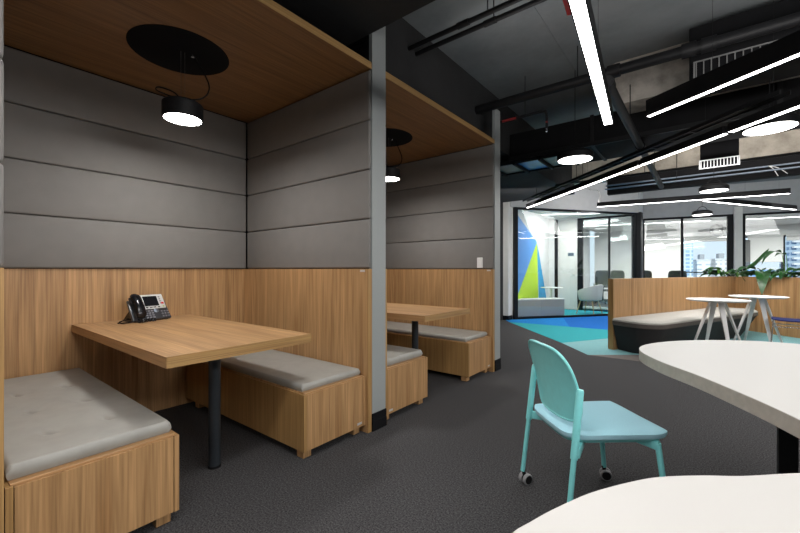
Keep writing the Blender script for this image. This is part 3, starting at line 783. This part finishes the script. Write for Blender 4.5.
# tub chair
tc = thing('tub_chair', 'pale grey tub chair with wooden legs behind the glass', 'chair', (-2.30, 10.86, 0), math.radians(165))
lo_, hi_ = [], []
def tubpt(a, r, z): return (r * math.cos(a) * 1.0, r * math.sin(a), z)
loops = []
K = 22
for k in range(K + 1):
    a = math.radians(58) + math.radians(244) * k / K
    t = abs(k / K - .5) * 2
    zt = .78 - .17 * t ** 1.6
    loops.append([tubpt(a, .24, .36), tubpt(a, .29, .38), tubpt(a, .325, zt - .02), tubpt(a, .315, zt), tubpt(a, .285, zt), tubpt(a, .265, zt - .03), tubpt(a, .235, .42)])
MB().loft(loops).build('shell', M['tub'], tc, True)
MB().lathe([(0, .35), (.22, .35), (.25, .37), (.25, .43), (.22, .455), (0, .465)], 36).build('seat_cushion', M['tub'], tc, True)
for sx in (-1, 1):
    for sy in (-1, 1):
        MB().tube([(sx * .23, sy * .22, 0.006), (sx * .15, sy * .15, .36)], [.011, .018], 12).build('leg', M['beech'], tc, True)

# ------------------------------------------------------------------ conference room beyond
F0 = Vector((-2.2, 17.08)); FD = Vector((.981, .193))
def fp(s): return F0 + FD * s
FE = fp(6.5)
struct('wall_facade_lower', wallseg(MB(), fp(-1.2), FE, 0, .78, .16), M['wallwhite'])
struct('wall_facade_upper', wallseg(MB(), fp(-1.2), FE, 2.30, 3.35, .3), M['wallwhite'])
struct('wall_facade_blank', wallseg(wallseg(MB(), fp(-1.2), fp(.2), .78, 2.3, .16), fp(6.3), FE, .78, 2.3, .16), M['wallwhite'])
w6 = MB()
for s in (.22, 1.66, 3.05, 4.40, 6.28): wallseg(w6, fp(s - .035), fp(s + .035), .78, 2.30, .12)
wallseg(w6, fp(.2), fp(6.3), .78, .83, .12); wallseg(w6, fp(.2), fp(6.3), 2.25, 2.30, .12); wallseg(w6, fp(.2), fp(6.3), 1.04, 1.08, .08)
w6 = w6.build('window_6', M['frame'], kind='structure')
g = MB(); wallseg(g, fp(.2), fp(6.3), .83, 2.25, .008); gp = g.build('window_pane', M['wglass'], w6); gp['kind'] = 'structure'
def blind(s0, s1, z0, label):
    mb = MB(); wallseg(mb, fp(s0), fp(s1), z0, 2.26, .006, -.14)
    bl = thing('roller_blind', label, 'blind', (0, 0, 0), 0, 'white roller blinds on the office windows')
    mb.build('fabric', M['blind'], bl)
    r = MB(); a, b5 = fp(s0), fp(s1); n = Vector((FD.y, -FD.x)) * .14
    r.tube([(a.x + n.x, a.y + n.y, z0), (b5.x + n.x, b5.y + n.y, z0)], .012, 8).build('bottom_rail', M['white_met'], bl)
    r = MB(); r.tube([(a.x + n.x, a.y + n.y, 2.27), (b5.x + n.x, b5.y + n.y, 2.27)], .035, 12).build('roller', M['white_met'], bl, True)
    # keep the origin at the blind's own foot
    bl.location = (a.x, a.y, z0)
    for c in bl.children: c.location = (-a.x, -a.y, -z0)
    return bl
blind(.24, 1.64, .84, 'white roller blind drawn fully down, behind the dark chair backs')
blind(1.70, 3.03, 2.16, 'roller blind rolled up above the city window')
blind(3.46, 4.36, 1.42, 'white roller blind half drawn, right of the white column')
blind(4.44, 6.2, 2.12, 'rolled up blind at the right edge of the frame')
struct('ceiling_conference', MB().prism([(-1.25, 12.75), (3.6, 13.72), (6, 14.15), (6, 18.1), (4.2, 18.1), (-3.3, 16.75), (-3.6, 11.9), (-1.4, 11.9)], 2.64, 2.70), M['wallwhite'])
struct('wall_conference_left', MB().box(-3.62, -3.58, 11.82, 17.0, 0, 3.35), M['wallwhite'])
MBk = MB()
ct = thing('conference_table', 'white conference table among dark mesh chairs behind the glass', 'table', (-1.3, 14.6, 0), math.radians(11))
MB().box(.1, 2.4, -.5, .5, .70, .73, .01).build('tabletop', M['white'], ct)
for x in (.3, 2.2):
    MB().box(x - .03, x + .03, -.35, .35, .006, .70, .004).build('leg', M['black'], ct)
def task_chair(label):
    r = thing('task_chair', label, 'chair', (0, 0, 0), 0, 'dark mesh conference chairs')
    mb = MB(); mb.grid(lambda u, v: ((sq(u, v, 6)[0]) * .23, -.22 - .03 * (sq(u, v, 6)[1] + 1) / 2 + .03 * (2 * u - 1) ** 2, .84 + .29 * sq(u, v, 6)[1]), 12, 12)
    o = mb.build('backrest', M['mesh'], r, True); s_ = o.modifiers.new('thick', 'SOLIDIFY'); s_.thickness = .02
    MB().box(-.24, .24, -.20, .25, .42, .48, .02).build('seat', M['mesh'], r, True)
    MB().tube([(0, 0, .10), (0, 0, .42)], .025, 12).build('gas_column', M['black'], r, True)
    mb = MB()
    for k in range(5):
        a = 2 * PI * k / 5; mb.tube([(0, 0, .10), (.28 * math.cos(a), .28 * math.sin(a), .07)], [.025, .014], 8)
    mb.build('star_base', M['black'], r, True)
    for k in range(5):
        a = 2 * PI * k / 5; MB().lathe([(0, .0), (.02, .005), (.03, .03), (.02, .055), (0, .06)], 12, (.28 * math.cos(a), .28 * math.sin(a), 0.002)).build('castor', M['black'], r, True)
    MB().box(-.03, .03, -.27, -.20, .44, .62, .01).build('back_bar', M['black'], r)
    for s in (-1, 1): MB().tube([(s * .25, .0, .45), (s * .27, .0, .66), (s * .27, -.12, .66), (s * .27, .12, .67)], .014, 8).build('arm', M['black'], r, True)
    return r
k0 = task_chair('dark mesh task chair just above the tub chair, seen through two panes')
k0.location = (-2.66, 14.55, 0); k0.rotation_euler = (0, 0, math.radians(10))
dup(k0, (-2.25, 15.3, 0), math.radians(-15), 'dark mesh task chair at the right end of the diagonal glass')
dup(k0, (-1.42, 13.85, 0), math.radians(5), 'dark mesh task chair just right of the thick black post')
dup(k0, (-.62, 13.95, 0), math.radians(15), 'dark mesh task chair left of the slim window mullion')
sp = thing('wall_speaker', 'round dark wall unit high beside the white column', 'speaker', (.38, 16.3, 2.30))
MB().lathe([(0, 0), (.14, 0), (.17, .03), (.17, .27), (.14, .30), (0, .30)], 32).build('housing', M['grille'], sp, True)
MB().tube([(0, 0, .30), (0, 0, .36)], .02, 10).build('bracket', M['black'], sp, True)
dsp = thing('wall_display', 'dark wall screen edge behind the right-hand frame', 'screen', (fp(3.42).x + .0, fp(3.42).y - .45, 1.0), math.radians(70))
MB().box(-.30, .30, -.03, .03, .25, 1.15, .006).build('screen_frame', M['black'], dsp)
MB().box(-.28, .28, -.034, -.03, .28, 1.12).build('display', M['ph_screen'], dsp)
MB().box(-.04, .04, -.02, .06, -1.0, .30, .004).build('stand', M['black'], dsp)
# ------------------------------------------------------------------ city outside
def building(name, label, x, y, w, d, z1, mat, extra=None, rz=.19):
    r = thing(name, label, 'building', (x, y, -40), rz, 'city buildings outside the windows')
    MB().box(-w / 2, w / 2, 0, d, 0, z1 + 40).build('facade', M[mat], r)
    MB().box(-w / 2 - .15, w / 2 + .15, -.15, d + .15, z1 + 40, z1 + 40.4).build('parapet', M['wallwhite'], r)
    if extra == 'plant': MB().box(-w * .2, w * .15, d * .2, d * .6, z1 + 40.4, z1 + 41.6).build('roof_plant', M['wallgrey'], r)
    if extra == 'balcony':
        for k in range(36):
            z = z1 + 40 - 1.3 * (k + 1)
            MB().box(-w / 2, w * .1, -1.0, 0, z, z + .45).build('balcony', M['wallwhite'], r)
    return r
building('glass_tower', 'pale blue glass tower at the left of the city window', -3.2, 112.0, 3.2, 6, 8.5, 't1')
building('white_block', 'low white city block in the middle of the city window', .3, 114.5, 2.5, 6, 3.2, 't2', 'plant')
building('pink_block', 'pale pinkish city block right of the white block', 3.9, 116.5, 2.9, 6, 3.4, 't3', 'plant')
building('blue_block', 'deep blue office block beyond the half drawn blind', 10.4, 124, 6.0, 6, 1.2, 't5')
building('balcony_tower', 'apartment tower with white balconies at the right edge', 19.6, 127, 6.5, 7, 14.0, 't4', 'balcony')
building('far_block', 'distant pale lowrise skyline behind the nearer city blocks', 6, 170, 40, 8, -.5, 't1')

# ------------------------------------------------------------------ ceiling services
def bar(a, b3, w, h, label, wires=None, name='linear_light', group='suspended linear lights', zc=3.35):
    a, b3 = Vector(a), Vector(b3); d = b3 - a; L = d.length
    r = thing(name, label, 'light', a, math.atan2(d.y, d.x), group)
    MB().box(0, L, -w / 2, w / 2, .006, h, .003).box(0, L, -w / 2, -w / 2 + .006, 0, .006).box(0, L, w / 2 - .006, w / 2, 0, .006).build('housing', M['black'], r)
    MB().box(.004, L - .004, -w / 2 + .006, w / 2 - .006, -.001, .006).build('diffuser', M['led'], r)
    for f, zt in (wires or ((.25, zc), (.8, zc))):
        x = f * L; MB().tube([(x, 0, h), (x, 0, zt - a.z)], .0010, 6).build('suspension_wire', M['pipe'], r)
    return r
bA = bar((-.612, 3.58, 2.36), (-.29, .3, 2.36), .072, .10, 'widest linear light, pointing straight down the ceiling from the top edge')
MB().box(1.62, 1.80, -.060, -.0365, .02, .095, .003).build('end_cover', M['red'], bA)
bar((-.328, 3.508, 2.33), (1.2, 2.48, 2.33), .048, .125, 'upper slanting linear light running off the right edge', ((.25, 3.35), (.95, 3.35)))
qs = [(-2.693, 7.433), (-1.55, 6.27), (-.557, 5.223), (.18, 4.463), (1.2, 3.41)]
lb = ['linear light segment ending over the diagonal glass, far left of the long run', 'linear light segment between the hook and the round drum pendant, second in the long run',
      'linear light segment crossing the ceiling diffuser, third in the long run', 'linear light segment beside the large round pendant at the right edge']
for i in range(4):
    a, b3 = Vector(qs[i]), Vector(qs[i + 1]); d = (b3 - a).normalized() * .022
    bar((a.x + d.x, a.y + d.y, 2.36), (b3.x - d.x, b3.y - d.y, 2.36), .060, .072, lb[i], (((.25, 2.70), (.8, 3.35)), ((.25, 3.35), (.8, 2.64)), ((.25, 2.64), (.8, 2.78)), ((.25, 3.35), (.8, 3.35)))[i], group='long run of linear lights')
bar((-1.591, 8.15, 2.36), (1.095, 8.602, 2.36), .060, .085, 'nearly level linear light in front of the glazed offices', zc=2.90)
bar((.03, 8.62, 2.36), (1.476, 11.0, 2.36), .060, .085, 'linear light branching right and away, over the plants')
def drum(loc, R, label, top):
    r = thing('drum_pendant', label, 'lamp', loc, 0, 'round drum pendants in the open ceiling')
    MB().lathe([(R - .012, 0), (R, 0), (R, .055), (R * .86, .085), (R * .62, .10), (0, .10)], 56).build('lamp_shade', M['black'], r, True)
    MB().lathe([(0, .004), (R - .012, .004), (R - .012, 0)], 56).build('diffuser', M['disc'], r, True)
    MB().tube(spline([(-R * .5, 0, .10), (-R * .3, 0, .16), (0, 0, .185), (R * .3, 0, .16), (R * .5, 0, .10)], 5, False), .006, 8).build('bail', M['black'], r, True)
    MB().tube([(0, 0, .18), (0, 0, top - loc[2])], .004, 6).build('cord', M['black'], r)
    return r
drum((-1.10, 4.51, 2.36), .185, 'round drum pendant left of centre, below the black duct', 3.35)
drum((.455, 4.548, 2.36), .185, 'largest round drum pendant, at the right edge', 2.78)
drum((.141, 7.604, 2.36), .185, 'round drum pendant directly above the nearly level linear light', 3.25)
drum((0, 10.77, 2.36), .185, 'smallest round drum pendant, nearest the window mullion', 3.35)
def rod(mb, p, z1, r=.004): mb.tube([p, (p[0], p[1], z1)], r, 6)
def pipe(a, b3, r, label, name='ceiling_pipe', mat='pipe', rods=3, zc=3.35, joints=(), group='dark service pipes'):
    a, b3 = Vector(a), Vector(b3)
    t = thing(name, label, 'pipe', a, 0, group)
    MB().tube([(0, 0, 0), b3 - a], r, 18).build('pipe_run', M[mat], t, True)
    for k in range(rods):
        p = (b3 - a) * ((k + .5) / rods)
        MB().tube([p + Vector((0, 0, r * .5)), (p.x, p.y, zc - a.z)], .005, 6).build('hanger_rod', M['pipe'], t)
    for j in joints:
        p = (b3 - a) * j; d = (b3 - a).normalized()
        MB().tube([p - d * .05, p + d * .05], r * 1.28, 18).build('coupling', M['pipe'], t, True)
    return t
pipe((-2.054, 4.04, 3.0), (4.5, 4.04, 3.0), .047, 'thick black pipe crossing the whole ceiling in front of the concrete beam', joints=(.215, .30, .32))
pipe((-.57, 3.25, 2.58), (-.55, 7.98, 2.58), .038, 'dark pipe running away beside the widest linear light', rods=2, zc=3.0, joints=(.012, .42))
pipe((-2.05, 2.73, 3.12), (2.5, 2.70, 3.12), .020, 'thin black pipe at the top, left one of a close pair', joints=(.12,))
pipe((-2.05, 2.84, 3.12), (2.5, 2.81, 3.12), .020, 'thin black pipe at the top, right one of a close pair', joints=(.16,))
rp = thing('sprinkler_pipe', 'thin elbow pipe with red band left of the drum pendant', 'pipe', (-1.98, 4.30, 2.90))
MB().tube(spline([(0, 0, 0), (.3, 0, .0), (.60, .0, .0), (.63, 0, -.02), (.64, .0, -.06), (.64, .0, -.20)], 5, False), .014, 10).build('pipe_run', M['pipe'], rp, True)
MB().tube([(.13, 0, 0), (.30, 0, 0)], .0148, 10).tube([(.64, 0, -.12), (.64, 0, -.14)], .0148, 10).build('red_band', M['redmark'], rp, True)
MB().tube([(.64, 0, -.20), (.64, 0, -.235)], .010, 10).build('sprinkler_head', M['chrome'], rp, True)
MB().tube([(.40, 0, .01), (.40, 0, .45)], .004, 6).build('hanger_rod', M['pipe'], rp)
d1 = thing('air_duct', 'large black air duct running across below the concrete beam', 'duct', (-2.05, 5.0, 2.64))
MB().box(0, 7.5, 0, .80, 0, .34, .01).build('duct_body', M['duct'], d1)
MB().box(-.0, 7.5, -.03, .0, -.02, .03).build('flange', M['pipe'], d1)
for x in (1.0, 2.6, 4.2): MB().box(x, x + .04, -.012, .812, -.012, .352).build('duct_joint', M['pipe'], d1)
d2 = thing('air_duct', 'black air duct band in front of the header above the glazed offices', 'duct', (-2.0, 8.05, 2.56))
MB().box(.6, 7.5, 0, .14, 0, .33, .01).build('duct_body', M['duct'], d2)
d3 = thing('air_duct', 'black duct drop behind the upper slanting linear light, right of centre', 'duct', (-.09, 4.24, 2.78))
MB().box(0, .95, 0, .37, .0, .50, .01).build('duct_body', M['duct'], d3)
dR1 = thing('air_diffuser', 'grey slotted air diffuser half hidden by the upper slanting light', 'vent', (-.10, 4.13, 2.74), 0, 'ceiling air diffusers')
def diffuser(r, w, h, mat, n=12, tilt=0):
    MB().box(0, w, 0, .012, 0, .010).box(0, w, 0, .012, h - .010, h).box(0, .012, 0, .012, .010, h - .01).box(w - .012, w, 0, .012, .010, h - .010).build('frame', M[mat], r)
    MB().box(.012, w - .012, .010, .030, .01, h - .01).build('backing', M['blackmat'], r)
    for k in range(n):
        x = .02 + (w - .04) * k / (n - 1); MB().box(x - .004, x + .004, .001, .012, .010, h - .010).build('slat', M[mat], r)
diffuser(dR1, .60, .16, 'grille')
dR1.location = (-.06, 4.205, 2.80)
dR2 = thing('air_diffuser', 'light grey slotted air diffuser under the black box, centre right', 'vent', (-.03, 5.93, 2.375), 0, 'ceiling air diffusers')
diffuser(dR2, .375, .105, 'grille_w', 12)
d4 = thing('air_duct', 'square black duct drop above the light grey diffuser', 'duct', (-.02, 5.96, 2.45))
MB().box(0, .36, .01, .34, .02, .80, .006).build('duct_body', M['duct'], d4)
MB().lathe([(0, 0), (.12, 0), (.12, .02), (0, .02)], 32, mat=Matrix.Translation((.18, .01, .40)) @ Matrix.Rotation(PI / 2, 4, 'X')).build('spigot', M['pipe'], d4, True)
# baffle under the duct with coloured sheets
bf = thing('ceiling_baffle', 'black ribbed ceiling panel with blue and pale sheets, near the far post', 'ceiling panel', (-2.40, 5.0, 2.60))
MB().box(.0, 1.1, .0, .03, -.02, .035).build('rail', M['duct'], bf)
MB().box(.0, 1.1, .55, .58, -.02, .035).build('rail', M['duct'], bf)
for k in range(4):
    MB().box(.05 + .34 * k, .08 + .34 * k, .0, .58, -.035, .02).build('rib', M['duct'], bf)
for k in range(3):
    MB().box(.085 + .34 * k, .385 + .34 * k, .01, .55, .0, .008).build('sheet', M['panelblue' if k == 1 else 'panelgrey'], bf)
# cable tray over the long light run
a, b3 = Vector(qs[0]), Vector(qs[4]); dd = (b3 - a).normalized(); LL = (b3 - a).length
ctr = thing('cable_tray', 'black cable tray following the long run of linear lights', 'cable tray', (a.x - dd.y * -.10, a.y - dd.x * .10 + .16, 2.50), math.atan2(dd.y, dd.x))
MB().box(0, LL - .9, -.05, -.04, 0, .035).box(0, LL - .9, .04, .05, 0, .035).build('side_rail', M['pipe'], ctr)
for k in range(16): MB().box(.1 + k * .25, .12 + k * .25, -.04, .04, .002, .010).build('rung', M['pipe'], ctr)
mb = MB()
for k in range(5):
    mb.tube([(.05, -.025 + k * .012, .016 + .004 * (k % 2)), (LL * .35, -.02 + k * .011, .02), (LL - 1.0, -.025 + k * .012, .016)], .005, 6)
mb.build('cables', M['black'], ctr)
for k in range(3):
    MB().tube([(.4 + k * 1.35, .045, .03), (.4 + k * 1.35, .045, .74 if k else .84)], .004, 6).build('hanger_rod', M['pipe'], ctr)
lc = thing('light_cable', 'white cable hooking down from the long light run', 'cable', (-1.38, 6.23, 2.43))
MB().tube(spline([(0, 0, 0), (.06, .02, -.08), (.16, .06, -.10), (.19, .07, -.17), (.18, .07, -.24)], 6, False), .006, 8).build('cord', M['cable'], lc, True)
MB().tube([(.18, .07, -.24), (.18, .07, -.28)], .013, 10).build('plug', M['cable'], lc, True)
for i, z in enumerate((2.70, 2.63)):
    pipe((-1.4, 7.92 - .04 * i, z), (5, 7.92 - .04 * i, z - .0), .014, ('upper' if i == 0 else 'lower') + ' blue grey conduit in front of the dark duct band', 'conduit', 'galv', 3, 3.25, group='blue grey conduits')
wt = thing('cable_tie_ends', 'loose white cable ends dangling from the conduits', 'cable', (.78, 7.889, 2.70))
MB().tube(spline([(0, 0, 0), (.05, -.01, -.06), (.10, -.01, -.17)], 5, False), .005, 6).tube(spline([(0, 0, 0), (.10, -.01, -.05), (.20, -.01, -.15)], 5, False), .005, 6).build('cable_end', M['cable'], wt, True)
pipe((-2.0, 6.9, 2.62), (1.5, 6.9, 2.62), .016, 'thin black rail below the far beam, left of the hook cable', rods=4, zc=3.25)
# room lights behind the glass
def roomlight(x, y, ang, L, label, cat='light', z=2.625):
    r = thing('ceiling_light', label, cat, (x, y, z), ang, 'slim lights in the glazed rooms')
    MB().box(-L / 2, L / 2, -.05, .05, 0, .014).build('frame', M['white_met'], r)
    MB().box(-L / 2 + .01, L / 2 - .01, -.04, .04, -.003, .0).build('diffuser', M['roomled'], r)
roomlight(-2.75, 10.9, .5, 1.5, 'slim ceiling light inside the mural room', z=2.645)
roomlight(-.7, 14.6, .19, 1.8, 'slim ceiling light behind the left half of the far window')
roomlight(1.9, 15.2, .19, 1.8, 'slim ceiling light behind the right-hand far window')
roomlight(-2.6, 14.2, .19, 1.6, 'slim ceiling light over the dark mesh chairs')
roomlight(3.2, 16.2, .19, 1.8, 'slim ceiling light nearest the outer window, at the right edge')

# ------------------------------------------------------------------ lights
def area(name, loc, tgt, sx, sy, power, col=(1, .97, .93)):
    l = bpy.data.lights.new(name, 'AREA'); l.shape = 'RECTANGLE'; l.size = sx; l.size_y = sy; l.energy = power; l.color = col
    o = bpy.data.objects.new(name, l); COL.objects.link(o); o.location = loc
    o.rotation_euler = (Vector(tgt) - Vector(loc)).to_track_quat('-Z', 'Y').to_euler()
    return o
# unseen fill lamps at fixture height, added to brighten booths, tables and aisle
WH = (1, .98, .955)
area('fill_light', (1.0, .2, 2.36), (1.0, .2, 0), 2.6, .2, 20, WH)
area('fill_light', (2.4, 1.4, 2.36), (-1.9, 1.6, .1), 3.0, .3, 62, WH)
area('fill_light', (-.9, .5, 2.36), (-.9, .5, 0), .25, 1.6, 26, WH)
area('fill_light', (2.6, 4.5, 2.36), (2.6, 4.5, 0), .3, 3.5, 90, WH)
area('fill_light', (.4, -1.8, 2.36), (.4, -1.8, 0), 3.0, .3, 42, WH)
area('fill_light', (.3, 7.6, 2.34), (.3, 7.6, 0), 2.6, .3, 60, WH)
area('fill_light', (-1.6, 7.0, 2.34), (-1.6, 7.0, 0), .3, 1.8, 45, WH)
area('fill_light', (2.6, 9.5, 2.34), (2.6, 9.5, 0), .3, 3.0, 60, WH)
# upward fills without fixtures, added to brighten the ceiling, diffuser and headers
area('upward_fill', (1.0, 3.62, 2.74), (1.0, 4.3, 3.3), 2.2, .2, 6, WH)
area('upward_fill', (-.9, 2.9, 2.6), (-.9, 3.2, 3.3), 1.0, .4, 4, WH)
area('upward_fill', (.6, 6.9, 2.72), (.6, 7.9, 3.3), 3.0, .6, 26, WH)
area('upward_fill', (.2, 5.84, 2.30), (.2, 6.3, 2.9), 1.0, .1, 5, WH)
area('fill_light', (-2.5, 7.1, 2.34), (-3.6, 8.7, 1.8), .8, .2, 14, WH)  # added fill, no fixture here, lifts the pale pillar by the glass
area('upward_fill', (-1.2, 9.2, 2.45), (-2.0, 11.0, 3.3), 2.0, .6, 22, WH)
area('upward_fill', (1.6, 10.2, 2.50), (1.6, 11.5, 3.3), 3.0, .6, 26, WH)
for (x, y, z, p) in ((-2.655, 1.085, 2.115, 14), (-2.63, 3.15, 2.107, 14)):
    l = bpy.data.lights.new('booth_bulb', 'AREA'); l.shape = 'DISK'; l.size = .20; l.energy = p; l.color = (1, .97, .94)
    o = bpy.data.objects.new('booth_bulb', l); COL.objects.link(o); o.location = (x, y, z)
area('room_light', (-2.5, 10.6, 2.60), (-2.5, 10.6, 0), 1.2, 1.2, 65)
area('room_light', (.2, 15.0, 2.55), (.2, 15.0, 0), 3.5, 1.2, 230)
area('room_light', (-2.4, 13.6, 2.55), (-2.4, 13.6, 0), 1.5, 1.2, 90)
area('room_light', (3.2, 15.4, 2.55), (3.2, 15.4, 0), 2.5, 1.2, 140)
area('room_light', (-4.6, 10.2, 2.9), (-4.6, 10.2, 0), 1.0, 1.0, 90)
sun = bpy.data.lights.new('sun', 'SUN'); sun.energy = 3.2; sun.angle = .02; sun.color = (1, .97, .92)
so = bpy.data.objects.new('sun', sun); COL.objects.link(so); so.rotation_euler = (math.radians(48), 0, math.radians(25))
w = bpy.data.worlds.new('World'); SC.world = w; w.use_nodes = True
nt = w.node_tree; bg = nt.nodes['Background']
sky = nt.nodes.new('ShaderNodeTexSky'); sky.sky_type = 'HOSEK_WILKIE'; sky.turbidity = 4; sky.ground_albedo = .4
sky.sun_direction = (.3, -.6, .74)
mxw = nt.nodes.new('ShaderNodeMix'); mxw.data_type = 'RGBA'; mxw.inputs['Factor'].default_value = .6
mxw.inputs[7].default_value = (.86, .92, 1.0, 1)
nt.links.new(sky.outputs[0], mxw.inputs[6]); nt.links.new(mxw.outputs[2], bg.inputs['Color'])
bg.inputs['Strength'].default_value = 1.9

# ------------------------------------------------------------------ camera
cam = bpy.data.cameras.new('camera'); cam.sensor_width = 36; cam.lens = 383.3 / 800 * 36
cam.shift_y = 3.3 / 800; cam.clip_start = .05; cam.clip_end = 500
co = bpy.data.objects.new('camera', cam); COL.objects.link(co)
co.location = (0, 0, 1.15); co.rotation_euler = (PI / 2, 0, .6675)
SC.camera = co
SC.view_settings.view_transform = 'Standard'
SC.view_settings.look = 'None'
SC.view_settings.exposure = 0
try:
    SC.cycles.use_denoising = True; SC.cycles.max_bounces = 8; SC.cycles.transparent_max_bounces = 16
    SC.cycles.sample_clamp_indirect = 4
except Exception: pass
